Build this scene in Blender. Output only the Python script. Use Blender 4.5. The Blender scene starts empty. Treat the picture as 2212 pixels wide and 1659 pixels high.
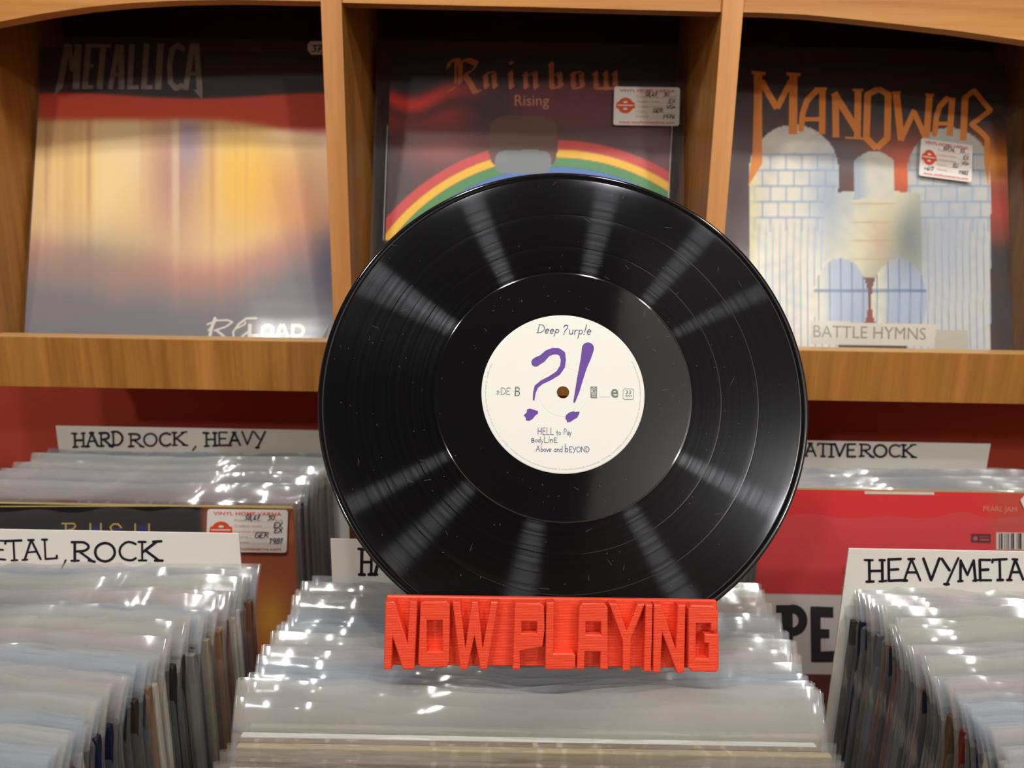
import bpy, bmesh, math, random
import numpy as np
from mathutils import Vector, Matrix

random.seed(7)
rng = np.random.RandomState(5)
SC = bpy.context.scene
COL = SC.collection

# ------------------------------------------------------------------ camera
ZC = 1.35                                  # camera height above the floor
FPX, PITCH, ROLL = 1600.0, math.radians(13.6), math.radians(1.01)
CAM = Vector((0, 0, ZC))
AF = Vector((0, math.cos(PITCH), -math.sin(PITCH)))
_r0, _u0 = Vector((1, 0, 0)), Vector((0, math.sin(PITCH), math.cos(PITCH)))
AR = _r0 * math.cos(ROLL) + _u0 * math.sin(ROLL)
AU = _u0 * math.cos(ROLL) - _r0 * math.sin(ROLL)
cd = bpy.data.cameras.new('camera')
cam = bpy.data.objects.new('camera', cd)
COL.objects.link(cam)
cd.sensor_width = 36.0
cd.lens = FPX * 36.0 / 2212.0
cd.clip_start = 0.01
cd.dof.use_dof = True
cd.dof.focus_distance = 0.43
cd.dof.aperture_fstop = 10.0
cam.matrix_world = Matrix.Translation(CAM) @ Matrix((AR, AU, -AF)).transposed().to_4x4()
SC.camera = cam

# ------------------------------------------------------------------ light
SC.view_settings.view_transform = 'Standard'
SC.view_settings.look = 'None'
SC.view_settings.exposure = -0.10
SC.view_settings.gamma = 1.0
SC.view_settings.use_curve_mapping = False
try:
    SC.cycles.transparent_max_bounces = 40
    SC.cycles.use_denoising = True
except Exception:
    pass
world = bpy.data.worlds.new('world')
SC.world = world
world.use_nodes = True
world.node_tree.nodes['Background'].inputs[0].default_value = (1.0, 0.86, 0.72, 1)
world.node_tree.nodes['Background'].inputs[1].default_value = 0.10

def lamp(x, y, z, power, radius=0.035, color=(1.0, 0.86, 0.70)):
    d = bpy.data.lights.new('ceiling_and_fill_lamp', 'POINT')
    d.energy = power
    d.shadow_soft_size = radius
    d.color = color
    o = bpy.data.objects.new('ceiling_and_fill_lamp', d)
    COL.objects.link(o)
    o.location = (x, y, z)
    return o

LW = (1.0, 0.985, 0.95)
lamp(-0.143, -0.036, ZC + 1.03, 17, 0.035, LW)
lamp(0.219, -0.029, ZC + 1.03, 14, 0.035, LW)
lamp(-0.50, -0.216, ZC + 1.03, 19, 0.035, LW)
lamp(0.527, -0.083, ZC + 1.03, 15, 0.035, LW)
lamp(-1.05, -1.85, ZC + 1.03, 40, 0.06, LW)  # rear lamp added as fill, set to glare on the disc's lower left
lamp(1.15, -1.55, ZC + 1.03, 42, 0.06, LW)  # second added fill lamp, glaring on the disc's lower right

# ------------------------------------------------------------------ pixel <-> world
def ray(px, py):
    return (AF + AR * ((px - 1106.0) / FPX) - AU * ((py - 829.5) / FPX))

def project(P):
    """world points (n,3) -> pixel arrays; used only to look up print colours"""
    d = P - np.array(CAM)
    z = d @ np.array(AF)
    return 1106 + FPX * (d @ np.array(AR)) / z, 829.5 - FPX * (d @ np.array(AU)) / z

class Pl:
    """a real plane in the shop: origin + normal (towards the viewer's side)"""
    def __init__(s, o, n):
        s.o, s.n = Vector(o), Vector(n).normalized()
    def hit(s, px, py, off=0.0):
        d = ray(px, py)
        t = (s.o + s.n * off - CAM).dot(s.n) / d.dot(s.n)
        return CAM + d * t

# ------------------------------------------------------------------ materials
def srgb(r, g, b):
    f = lambda c: (c / 255 / 12.92) if c / 255 <= 0.04045 else ((c / 255 + 0.055) / 1.055) ** 2.4
    return (f(r), f(g), f(b), 1)

def newmat(name):
    m = bpy.data.materials.new(name)
    m.use_nodes = True
    nt = m.node_tree
    for n in list(nt.nodes):
        nt.nodes.remove(n)
    out = nt.nodes.new('ShaderNodeOutputMaterial')
    return m, nt, out

def pbsdf(nt, color=(0.8, 0.8, 0.8, 1), rough=0.5, spec=0.5, metal=0.0):
    b = nt.nodes.new('ShaderNodeBsdfPrincipled')
    b.inputs['Base Color'].default_value = color
    b.inputs['Roughness'].default_value = rough
    b.inputs['Specular IOR Level'].default_value = spec
    b.inputs['Metallic'].default_value = metal
    return b

def plain(name, color, rough=0.5, spec=0.5, var=0.06, scale=60.0, bump=0.0):
    m, nt, out = newmat(name)
    b = pbsdf(nt, color, rough, spec)
    tc = nt.nodes.new('ShaderNodeTexCoord')
    nz = nt.nodes.new('ShaderNodeTexNoise')
    nz.inputs['Scale'].default_value = scale
    nz.inputs['Detail'].default_value = 4
    nt.links.new(tc.outputs['Object'], nz.inputs['Vector'])
    mx = nt.nodes.new('ShaderNodeMix')
    mx.data_type = 'RGBA'
    mx.inputs[6].default_value = tuple(c * (1 - var) for c in color[:3]) + (1,)
    mx.inputs[7].default_value = tuple(min(1, c * (1 + var)) for c in color[:3]) + (1,)
    nt.links.new(nz.outputs['Fac'], mx.inputs[0])
    nt.links.new(mx.outputs[2], b.inputs['Base Color'])
    if bump:
        bp = nt.nodes.new('ShaderNodeBump')
        bp.inputs['Strength'].default_value = bump
        bp.inputs['Distance'].default_value = 0.0005
        nt.links.new(nz.outputs['Fac'], bp.inputs['Height'])
        nt.links.new(bp.outputs['Normal'], b.inputs['Normal'])
    nt.links.new(b.outputs[0], out.inputs[0])
    return m

def wood(name, c0, c1, axis='Z', rough=0.42):
    m, nt, out = newmat(name)
    b = pbsdf(nt, c0, rough, 0.35)
    tc = nt.nodes.new('ShaderNodeTexCoord')
    mp = nt.nodes.new('ShaderNodeMapping')
    s = {'X': (3, 70, 70), 'Y': (70, 3, 70), 'Z': (70, 70, 3.5)}[axis]
    mp.inputs['Scale'].default_value = s
    nt.links.new(tc.outputs['Object'], mp.inputs['Vector'])
    nz = nt.nodes.new('ShaderNodeTexNoise')
    nz.inputs['Scale'].default_value = 1.6
    nz.inputs['Detail'].default_value = 7
    nz.inputs['Roughness'].default_value = 0.62
    nt.links.new(mp.outputs[0], nz.inputs['Vector'])
    n2 = nt.nodes.new('ShaderNodeTexNoise')
    n2.inputs['Scale'].default_value = 0.22
    n2.inputs['Detail'].default_value = 2
    nt.links.new(mp.outputs[0], n2.inputs['Vector'])
    ad = nt.nodes.new('ShaderNodeMath')
    ad.operation = 'ADD'
    nt.links.new(nz.outputs['Fac'], ad.inputs[0])
    nt.links.new(n2.outputs['Fac'], ad.inputs[1])
    cr = nt.nodes.new('ShaderNodeValToRGB')
    cr.color_ramp.elements[0].position = 0.72 / 2
    cr.color_ramp.elements[1].position = 1.3 / 2
    cr.color_ramp.elements[0].color = c0
    cr.color_ramp.elements[1].color = c1
    hf = nt.nodes.new('ShaderNodeMath')
    hf.operation = 'MULTIPLY'
    hf.inputs[1].default_value = 0.5
    nt.links.new(ad.outputs[0], hf.inputs[0])
    nt.links.new(hf.outputs[0], cr.inputs[0])
    nt.links.new(cr.outputs[0], b.inputs['Base Color'])
    bp = nt.nodes.new('ShaderNodeBump')
    bp.inputs['Strength'].default_value = 0.15
    bp.inputs['Distance'].default_value = 0.0004
    nt.links.new(nz.outputs['Fac'], bp.inputs['Height'])
    nt.links.new(bp.outputs[0], b.inputs['Normal'])
    nt.links.new(b.outputs[0], out.inputs[0])
    return m

def film(name, color, clear, rough=0.12, gloss=0.35, transl=0.5, bump=0.25, bscale=22.0):
    """thin plastic: part see-through, part milky (diffuse + translucent), glossy skin"""
    m, nt, out = newmat(name)
    N, L = nt.nodes.new, nt.links.new
    tr = N('ShaderNodeBsdfTransparent')
    df = N('ShaderNodeBsdfDiffuse'); df.inputs[0].default_value = color
    tl = N('ShaderNodeBsdfTranslucent'); tl.inputs[0].default_value = color
    gl = N('ShaderNodeBsdfGlossy'); gl.inputs['Roughness'].default_value = rough
    gl.inputs[0].default_value = (1, 1, 1, 1)
    m1 = N('ShaderNodeMixShader'); m1.inputs[0].default_value = transl
    L(df.outputs[0], m1.inputs[1]); L(tl.outputs[0], m1.inputs[2])
    m2 = N('ShaderNodeMixShader'); m2.inputs[0].default_value = clear
    L(m1.outputs[0], m2.inputs[1]); L(tr.outputs[0], m2.inputs[2])
    fr = N('ShaderNodeLayerWeight'); fr.inputs['Blend'].default_value = 0.5
    pw = N('ShaderNodeMath'); pw.operation = 'POWER'; pw.inputs[1].default_value = 4.0
    L(fr.outputs['Facing'], pw.inputs[0])
    ml = N('ShaderNodeMath'); ml.operation = 'MULTIPLY_ADD'; ml.inputs[1].default_value = gloss; ml.inputs[2].default_value = 0.05 * gloss
    L(pw.outputs[0], ml.inputs[0])
    m3 = N('ShaderNodeMixShader')
    L(ml.outputs[0], m3.inputs[0]); L(m2.outputs[0], m3.inputs[1]); L(gl.outputs[0], m3.inputs[2])
    if bump:
        tc = N('ShaderNodeTexCoord'); nz = N('ShaderNodeTexNoise')
        mp = N('ShaderNodeMapping'); mp.inputs['Scale'].default_value = (0.5, 1, 2.2)
        nz.inputs['Scale'].default_value = bscale; nz.inputs['Detail'].default_value = 2
        L(tc.outputs['Object'], mp.inputs[0]); L(mp.outputs[0], nz.inputs['Vector'])
        bp = N('ShaderNodeBump'); bp.inputs['Strength'].default_value = bump
        bp.inputs['Distance'].default_value = 0.004
        L(nz.outputs['Fac'], bp.inputs['Height']); L(bp.outputs[0], gl.inputs['Normal'])
    L(m3.outputs[0], out.inputs[0])
    return m

def attrmat(name, rough=0.45, spec=0.4):
    m, nt, out = newmat(name)
    b = pbsdf(nt, rough=rough, spec=spec)
    a = nt.nodes.new('ShaderNodeAttribute')
    a.attribute_name = 'Col'
    nt.links.new(a.outputs['Color'], b.inputs['Base Color'])
    nt.links.new(b.outputs[0], out.inputs[0])
    return m

def objcolmat(name):
    """worn card: colour of the object, pale worn edges from noise"""
    m, nt, out = newmat(name)
    b = pbsdf(nt, rough=0.55, spec=0.3)
    oi = nt.nodes.new('ShaderNodeObjectInfo')
    tc = nt.nodes.new('ShaderNodeTexCoord')
    mp = nt.nodes.new('ShaderNodeMapping'); mp.inputs['Scale'].default_value = (160, 160, 28)
    nz = nt.nodes.new('ShaderNodeTexNoise'); nz.inputs['Scale'].default_value = 1.0; nz.inputs['Detail'].default_value = 5
    nt.links.new(tc.outputs['Object'], mp.inputs[0]); nt.links.new(mp.outputs[0], nz.inputs['Vector'])
    cr = nt.nodes.new('ShaderNodeValToRGB')
    cr.color_ramp.elements[0].position = 0.56; cr.color_ramp.elements[0].color = (0, 0, 0, 1)
    cr.color_ramp.elements[1].position = 0.72; cr.color_ramp.elements[1].color = (0.55, 0.55, 0.55, 1)
    nt.links.new(nz.outputs['Fac'], cr.inputs[0])
    mx = nt.nodes.new('ShaderNodeMix'); mx.data_type = 'RGBA'
    mx.inputs[7].default_value = srgb(200, 190, 165)
    nt.links.new(cr.outputs[0], mx.inputs[0]); nt.links.new(oi.outputs['Color'], mx.inputs[6])
    nt.links.new(mx.outputs[2], b.inputs['Base Color'])
    nt.links.new(b.outputs[0], out.inputs[0])
    return m

M_WOODV = wood('shelf_wood_vertical', srgb(138, 88, 34), srgb(188, 130, 64), 'Z')
M_WOODE = wood('divider_edge_wood', srgb(176, 118, 62), srgb(214, 152, 92), 'Z')
M_WOODX = wood('shelf_wood_valance', srgb(170, 110, 52), srgb(212, 152, 84), 'X')
M_WOODR = wood('rack_wood', srgb(96, 60, 34), srgb(140, 92, 54), 'X')
M_BACK = plain('shelf_back_board', srgb(66, 44, 26), 0.6, 0.2, 0.15, 30)
M_EDGE = plain('edge_banding', srgb(214, 168, 104), 0.35, 0.5, 0.05)
M_RED = plain('red_wall_paint', srgb(190, 74, 54), 0.75, 0.25, 0.06, 90, 0.3)
M_CEIL = plain('ceiling_paint', srgb(225, 225, 222), 0.9, 0.2, 0.03, 8)
M_BROWN = plain('dark_reflection_board', srgb(30, 20, 17), 0.9, 0.2, 0.1, 3)  # for the boards added out of view to darken the disc's reflections
M_DARK = plain('room_paint', srgb(168, 150, 132), 0.9, 0.2, 0.1, 3)
M_FLOOR = plain('floor_lino', srgb(90, 74, 60), 0.5, 0.3, 0.1, 12)
M_CARD = plain('white_card', srgb(232, 230, 222), 0.5, 0.3, 0.012, 40)
M_STICK = plain('sticker_paper', srgb(238, 234, 228), 0.4, 0.4, 0.01, 40)
M_INK = plain('black_marker_ink', srgb(24, 20, 34), 0.4, 0.4, 0.1, 300)
M_PEN = plain('ballpoint_ink', srgb(30, 30, 44), 0.4, 0.4)
M_ORANGE = plain('orange_print', srgb(226, 84, 44), 0.5, 0.3, 0.05, 200)
M_PEACH = plain('pale_orange_print', srgb(232, 168, 140), 0.5, 0.3, 0.05, 200)
M_WHITEP = plain('white_print', srgb(225, 220, 208), 0.5, 0.3, 0.05, 200)
M_GREYP = plain('grey_print', srgb(120, 122, 120), 0.5, 0.3, 0.05, 200)
M_PALEP = plain('pale_grey_print', srgb(186, 186, 182), 0.5, 0.3, 0.05, 200)
M_BLACKP = plain('black_print', srgb(26, 27, 34), 0.45, 0.4, 0.1, 100)
M_ART = attrmat('printed_card')
M_COVER = objcolmat('sleeve_card')
M_BAG = film('milky_plastic', srgb(204, 206, 200), 0.66, 0.10, 1.3, 0.35, 0.05, 16)
M_BAGB = film('bluish_milky_plastic', srgb(192, 202, 212), 0.68, 0.10, 1.4, 0.35, 0.05, 16)
M_BAGP = film('hazy_plastic', srgb(206, 200, 200), 0.74, 0.10, 1.3, 0.35, 0.05, 16)
M_BAGC = film('thin_clear_plastic', srgb(215, 216, 214), 0.86, 0.10, 0.6, 0.4, 0.1, 16)
M_WRAP = film('shrink_wrap', srgb(205, 200, 205), 0.93, 0.13, 0.5, 0.2, 0.15, 9)

# vinyl --------------------------------------------------------------
def vinyl_mat(name, groove):
    m, nt, out = newmat(name)
    N, L = nt.nodes.new, nt.links.new
    if not groove:
        b = pbsdf(nt, (0.005, 0.005, 0.006, 1), 0.07, 0.9)
        L(b.outputs[0], out.inputs[0])
        return m
    tc = N('ShaderNodeTexCoord')
    sx = N('ShaderNodeSeparateXYZ'); L(tc.outputs['Object'], sx.inputs[0])
    p1 = N('ShaderNodeMath'); p1.operation = 'MULTIPLY'; L(sx.outputs[0], p1.inputs[0]); L(sx.outputs[0], p1.inputs[1])
    p2 = N('ShaderNodeMath'); p2.operation = 'MULTIPLY_ADD'; L(sx.outputs[1], p2.inputs[0]); L(sx.outputs[1], p2.inputs[1]); L(p1.outputs[0], p2.inputs[2])
    rt = N('ShaderNodeMath'); rt.operation = 'SQRT'; L(p2.outputs[0], rt.inputs[0])
    n1 = N('ShaderNodeTexNoise'); n1.noise_dimensions = '1D'; n1.inputs['Scale'].default_value = 420; n1.inputs['Detail'].default_value = 5
    n1.inputs['Roughness'].default_value = 0.75
    L(rt.outputs[0], n1.inputs['W'])
    # spots/dust along the grooves
    n3 = N('ShaderNodeTexNoise'); n3.inputs['Scale'].default_value = 900; n3.inputs['Detail'].default_value = 1
    L(tc.outputs['Object'], n3.inputs['Vector'])
    mr = N('ShaderNodeMapRange'); mr.inputs['From Min'].default_value = 0.3; mr.inputs['From Max'].default_value = 0.7
    mr.inputs['To Min'].default_value = 0.0; mr.inputs['To Max'].default_value = 1.0
    L(n1.outputs['Fac'], mr.inputs['Value'])
    tg = N('ShaderNodeTangent'); tg.direction_type = 'RADIAL'; tg.axis = 'Z'
    def aniso(rough, col):
        a = N('ShaderNodeBsdfAnisotropic')
        a.inputs['Roughness'].default_value = rough
        a.inputs['Anisotropy'].default_value = GA
        a.inputs['Rotation'].default_value = GR
        L(tg.outputs[0], a.inputs['Tangent'])
        if col is not None:
            L(col, a.inputs['Color'])
        return a
    cr = N('ShaderNodeValToRGB')
    cr.color_ramp.elements[0].color = (0.003, 0.003, 0.0035, 1); cr.color_ramp.elements[1].color = (0.019, 0.0195, 0.021, 1)
    L(mr.outputs[0], cr.inputs[0])
    g1 = aniso(0.24, cr.outputs[0])
    gm = N('ShaderNodeBsdfGlossy'); gm.inputs['Roughness'].default_value = 0.13; gm.inputs[0].default_value = (0.010, 0.010, 0.011, 1)
    df = N('ShaderNodeBsdfDiffuse'); df.inputs[0].default_value = (0.003, 0.003, 0.0035, 1)
    a1 = N('ShaderNodeAddShader'); L(g1.outputs[0], a1.inputs[0]); L(gm.outputs[0], a1.inputs[1])
    a2 = N('ShaderNodeAddShader'); L(a1.outputs[0], a2.inputs[0]); L(df.outputs[0], a2.inputs[1])
    L(a2.outputs[0], out.inputs[0])
    return m
GA, GR = 0.93, 0.0
M_GROOVE = vinyl_mat('vinyl_grooves', True)
M_VINYL = vinyl_mat('vinyl_smooth', False)
M_LABEL = plain('label_paper', srgb(226, 227, 219), 0.55, 0.25, 0.01, 30)
M_PURPLE = plain('purple_print', srgb(98, 62, 150), 0.5, 0.3, 0.12, 60)
M_PURPLE2 = plain('dark_purple_print', srgb(92, 80, 130), 0.5, 0.3, 0.1, 60)

def plastic3d(name):
    m, nt, out = newmat(name)
    N, L = nt.nodes.new, nt.links.new
    b = pbsdf(nt, srgb(238, 74, 44), 0.34, 0.5)
    b.inputs['Subsurface Weight'].default_value = 0.0
    b.inputs['Subsurface Radius'].default_value = (0.004, 0.001, 0.0005)
    b.inputs['Subsurface Scale'].default_value = 1.0
    tc = N('ShaderNodeTexCoord')
    wv = N('ShaderNodeTexWave'); wv.bands_direction = 'Z'; wv.inputs['Scale'].default_value = 380; wv.inputs['Distortion'].default_value = 0.6
    L(tc.outputs['Object'], wv.inputs['Vector'])
    nz = N('ShaderNodeTexNoise'); nz.inputs['Scale'].default_value = 900; nz.inputs['Detail'].default_value = 3
    L(tc.outputs['Object'], nz.inputs['Vector'])
    ad = N('ShaderNodeMath'); ad.operation = 'MULTIPLY_ADD'; ad.inputs[1].default_value = 0.5
    L(wv.outputs['Fac'], ad.inputs[0]); L(nz.outputs['Fac'], ad.inputs[2])
    bp = N('ShaderNodeBump'); bp.inputs['Strength'].default_value = 0.45; bp.inputs['Distance'].default_value = 0.0003
    L(ad.outputs[0], bp.inputs['Height']); L(bp.outputs[0], b.inputs['Normal'])
    L(b.outputs[0], out.inputs[0])
    return m
M_SIGN = plastic3d('red_printed_plastic')

# ------------------------------------------------------------------ object helpers
def tag(o, label=None, cat=None, group=None, kind=None):
    for k, v in (('label', label), ('category', cat), ('group', group), ('kind', kind)):
        if v:
            o[k] = v
    return o

def empty(name, loc, label, cat, group=None):
    o = bpy.data.objects.new(name, None)
    o.empty_display_size = 0.02
    COL.objects.link(o)
    o.location = loc
    return tag(o, label, cat, group)

def origin_of(parent):
    v = Vector((0, 0, 0))
    while parent is not None:
        v += parent.location
        parent = parent.parent
    return v

def mesh_obj(name, verts, faces, mat, parent=None, smooth=False, loc=None):
    """verts in world space; stored relative to loc (or to the parent's place)"""
    base = origin_of(parent) if parent is not None else Vector(loc or (0, 0, 0))
    me = bpy.data.meshes.new(name)
    me.from_pydata([tuple(Vector(v) - base) for v in verts], [], faces)
    me.materials.append(mat)
    if smooth:
        me.polygons.foreach_set('use_smooth', [True] * len(me.polygons))
    me.update()
    o = bpy.data.objects.new(name, me)
    COL.objects.link(o)
    if parent is not None:
        o.parent = parent
    else:
        o.location = base
    return o

def box_vf(x0, x1, y0, y1, z0, z1, ch=0.0):
    """box, optionally with chamfered edges (via bmesh)"""
    bm = bmesh.new()
    bmesh.ops.create_cube(bm, size=1)
    for v in bm.verts:
        v.co = Vector(((x0 + x1) / 2 + v.co.x * (x1 - x0), (y0 + y1) / 2 + v.co.y * (y1 - y0), (z0 + z1) / 2 + v.co.z * (z1 - z0)))
    if ch:
        bmesh.ops.bevel(bm, geom=list(bm.edges), offset=ch, segments=2, profile=0.6, affect='EDGES')
    bm.verts.index_update()
    vs = [v.co.copy() for v in bm.verts]
    fs = [[v.index for v in f.verts] for f in bm.faces]
    bm.free()
    return vs, fs

def add_box(name, b, mat, parent=None, ch=0.0006, loc=None):
    vs, fs = box_vf(*b, ch=ch)
    return mesh_obj(name, vs, fs, mat, parent, loc=loc)

# ------------------------------------------------------------------ flat print (2-D shapes put on a real plane)
class Print:
    def __init__(s):
        s.polys = []
    def poly(s, pts):
        s.polys.append([tuple(p) for p in pts]); return s
    def bar(s, a, b, w, w2=None):
        w2 = w if w2 is None else w2
        ax, ay = a; bx, by = b
        l = math.hypot(bx - ax, by - ay) or 1e-6
        nx, ny = -(by - ay) / l, (bx - ax) / l
        return s.poly([(ax + nx * w / 2, ay + ny * w / 2), (bx + nx * w2 / 2, by + ny * w2 / 2),
                       (bx - nx * w2 / 2, by - ny * w2 / 2), (ax - nx * w / 2, ay - ny * w / 2)])
    def dot(s, c, r, n=10, ry=None):
        ry = r if ry is None else ry
        return s.poly([(c[0] + r * math.cos(k * 2 * math.pi / n), c[1] + ry * math.sin(k * 2 * math.pi / n)) for k in range(n)])
    def line(s, pts, w, w2=None, joint=True):
        n = len(pts) - 1
        for k in range(n):
            wa = w if w2 is None else w + (w2 - w) * k / n
            wb = w if w2 is None else w + (w2 - w) * (k + 1) / n
            s.bar(pts[k], pts[k + 1], wa, wb)
            if joint:
                s.dot(pts[k], wa / 2, 8)
        if joint:
            s.dot(pts[-1], (w if w2 is None else w2) / 2, 8)
        return s
    def nib(s, pts, nx, ny):
        """broad-nib pen stroke"""
        for a, b in zip(pts, pts[1:]):
            s.poly([(a[0] - nx, a[1] - ny), (a[0] + nx, a[1] + ny), (b[0] + nx, b[1] + ny), (b[0] - nx, b[1] - ny)])
        return s
    def xf(s, f):
        s.polys = [[f(*p) for p in q] for q in s.polys]; return s
    def build(s, name, plane, mat, parent, off=0.0003):
        vs, fs = [], []
        for k, q in enumerate(s.polys):
            b = len(vs)
            vs += [plane.hit(x, y, off + (k % 10) * 1.2e-5) for x, y in q]
            fs.append(list(range(b, b + len(q))))
        # face the viewer
        return mesh_obj(name, vs, fs, mat, parent)

def arc(cx, cy, rx, ry, a0, a1, n=8):
    return [(cx + rx * math.cos(math.radians(a0 + (a1 - a0) * k / n)), cy + ry * math.sin(math.radians(a0 + (a1 - a0) * k / n))) for k in range(n + 1)]

# stroke letters: x right, y up, cap height 1 -> (advance, strokes)
G = {
 'A': (.80, [[(.05, 0), (.36, 1)], [(.36, 1), (.70, 0)], [(.16, .38), (.58, .38)]]),
 'B': (.66, [[(.1, 0), (.1, 1)], [(.1, 1)] + arc(.30, .76, .24, .24, 90, -90) + [(.1, .52)], [(.1, .52)] + arc(.32, .26, .28, .26, 90, -90) + [(.1, 0)]]),
 'C': (.74, [arc(.42, .5, .34, .5, 50, 310, 12)]),
 'D': (.76, [[(.12, 0), (.12, 1)], [(.04, 1)] + arc(.26, .5, .42, .5, 90, -90, 10) + [(.04, 0)]]),
 'E': (.66, [[(.1, 0), (.1, 1)], [(.1, 1), (.58, 1)], [(.1, .52), (.48, .52)], [(.1, 0), (.6, 0)]]),
 'F': (.62, [[(.1, 0), (.1, 1)], [(.1, 1), (.58, 1)], [(.1, .52), (.46, .52)]]),
 'G': (.78, [arc(.42, .5, .34, .5, 50, 330, 12) + [(.74, .45)], [(.45, .45), (.76, .45)]]),
 'H': (.80, [[(.12, 0), (.12, 1)], [(.64, 0), (.64, 1)], [(.12, .5), (.64, .5)]]),
 'I': (.34, [[(.16, 0), (.16, 1)]]),
 'J': (.5, [[(.4, 1), (.4, .2)] + arc(.22, .2, .18, .2, 0, -160, 6)]),
 'K': (.74, [[(.12, 0), (.12, 1)], [(.62, 1), (.14, .45)], [(.22, .55), (.68, 0)]]),
 'L': (.62, [[(.1, 1), (.1, 0)], [(.1, 0), (.56, 0)]]),
 'M': (.92, [[(.1, 0), (.14, 1)], [(.14, 1), (.44, .3)], [(.44, .3), (.74, 1)], [(.74, 1), (.80, 0)]]),
 'N': (.80, [[(.1, 0), (.1, 1)], [(.1, 1), (.64, 0)], [(.64, 0), (.64, 1)]]),
 'O': (.84, [arc(.42, .5, .34, .5, 0, 360, 16)]),
 'P': (.66, [[(.1, 0), (.1, 1)], [(.1, 1)] + arc(.32, .74, .24, .26, 90, -90) + [(.1, .48)]]),
 'R': (.74, [[(.12, 0), (.12, 1)], [(.02, 1)] + arc(.34, .76, .26, .24, 90, -90) + [(.14, .50)], [(.28, .5), (.70, 0)]]),
 'S': (.62, [arc(.32, .75, .24, .25, 40, 250, 8) + arc(.30, .26, .26, .26, 80, -140, 8)]),
 'T': (.72, [[(.36, 0), (.36, 1)], [(.04, 1), (.68, 1)]]),
 'U': (.74, [[(.1, 1), (.1, .28)] + arc(.36, .28, .26, .28, 180, 360, 8) + [(.62, 1)]]),
 'V': (.74, [[(.04, 1), (.34, 0)], [(.34, 0), (.68, 1)]]),
 'W': (1.0, [[(.04, 1), (.26, 0)], [(.26, 0), (.5, .8)], [(.5, .8), (.72, 0)], [(.72, 0), (.94, 1)]]),
 'X': (.66, [[(.06, 0), (.6, 1)], [(.06, 1), (.6, 0)]]),
 'Y': (.72, [[(.04, 1), (.34, .45)], [(.70, 1), (.2, -.25)]]),
 'a': (.50, [arc(.22, .24, .18, .24, 30, 330, 9), [(.40, .5), (.40, 0)]]),
 'b': (.52, [[(.1, 1), (.1, 0)], arc(.26, .24, .18, .24, 180, -170, 10)]),
 'c': (.44, [arc(.24, .25, .18, .25, 50, 310, 8)]),
 'd': (.52, [arc(.24, .24, .18, .24, 20, 340, 10), [(.42, 1), (.42, 0)]]),
 'e': (.48, [[(.08, .27), (.38, .30)] + arc(.23, .26, .17, .26, 10, 310, 9)]),
 'g': (.5, [arc(.24, .24, .18, .24, 20, 340, 10), [(.42, .5), (.40, -.25), (.14, -.3)]]),
 'h': (.5, [[(.1, 0), (.1, 1)], [(.1, .3), (.26, .5), (.4, .35), (.4, 0)]]),
 'i': (.26, [[(.12, 0), (.13, .5)], [(.15, .72), (.16, .80)]]),
 'l': (.24, [[(.1, 0), (.1, 1)]]),
 'm': (.72, [[(.08, 0), (.08, .5)], [(.08, .35), (.22, .5), (.34, .35), (.34, 0)], [(.34, .35), (.48, .5), (.6, .35), (.6, 0)]]),
 'n': (.50, [[(.1, 0), (.08, .5)], [(.1, .3), (.26, .5), (.4, .36), (.42, 0)]]),
 'o': (.50, [arc(.24, .24, .18, .24, 0, 360, 10)]),
 'p': (.50, [[(.12, .5), (.06, -.38)], [(.1, .3)] + arc(.25, .28, .16, .22, 130, -150, 8)]),
 'r': (.40, [[(.1, 0), (.1, .5)], [(.1, .3), (.2, .46), (.36, .5)]]),
 's': (.42, [[(.36, .45), (.2, .52), (.1, .4), (.3, .2), (.28, .04), (.06, .02)]]),
 't': (.40, [[(.2, .85), (.16, 0), (.3, 0)], [(.02, .52), (.36, .55)]]),
 'u': (.50, [[(.08, .5), (.12, .08), (.26, 0), (.38, .1)], [(.40, .5), (.42, 0)]]),
 'v': (.44, [[(.04, .5), (.2, 0), (.4, .55)]]),
 'y': (.46, [[(.06, .5), (.22, .05)], [(.42, .5), (.10, -.4)]]),
 '?': (.52, [[(.04, .78), (.14, 1.0), (.36, 1.0), (.42, .74), (.2, .42), (.16, .26)], [(.10, .02), (.16, .08)]]),
 '!': (.30, [[(.22, 1.05), (.12, .28)], [(.06, .02), (.12, .06)]]),
 '0': (.6, [arc(.28, .5, .22, .5, 0, 360, 12)]), '1': (.36, [[(.02, .8), (.2, 1), (.14, 0)]]),
 '2': (.56, [[(.08, .8), (.2, 1), (.42, .9), (.38, .6), (.06, 0), (.5, .04)]]), '4': (.56, [[(.34, 0), (.38, 1), (.04, .34), (.5, .34)]]),
 '3': (.56, [[(.1, .95), (.44, 1), (.24, .6), (.46, .4), (.38, .08), (.06, .02)]]),
 '5': (.56, [[(.5, 1), (.16, 1), (.12, .58), (.4, .5), (.4, .1), (.04, 0)]]),
 '6': (.56, [[(.42, 1), (.14, .5), (.12, .1), (.36, 0), (.44, .3), (.14, .42)]]),
 '7': (.54, [[(.04, 1), (.48, 1), (.18, 0)], [(.14, .5), (.46, .52)]]),
 '8': (.56, [arc(.28, .75, .18, .24, 0, 360, 10), arc(.26, .26, .22, .26, 0, 360, 10)]),
 '9': (.56, [arc(.28, .72, .2, .26, 0, 360, 10), [(.48, .72), (.36, 0)]]),
 ',': (.28, [[(.14, .04), (.04, -.28)]]), '.': (.2, [[(.08, 0), (.1, .03)]]), '+': (.5, [[(.05, .4), (.42, .4)], [(.24, .62), (.22, .18)]]),
 ' ': (.42, []), '-': (.4, [[(.06, .4), (.34, .4)]]), ':': (.2, [[(.1, .05), (.1, .08)], [(.1, .45), (.1, .48)]]), '/': (.3, [[(.02, 0), (.26, 1)]]),
}
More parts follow.
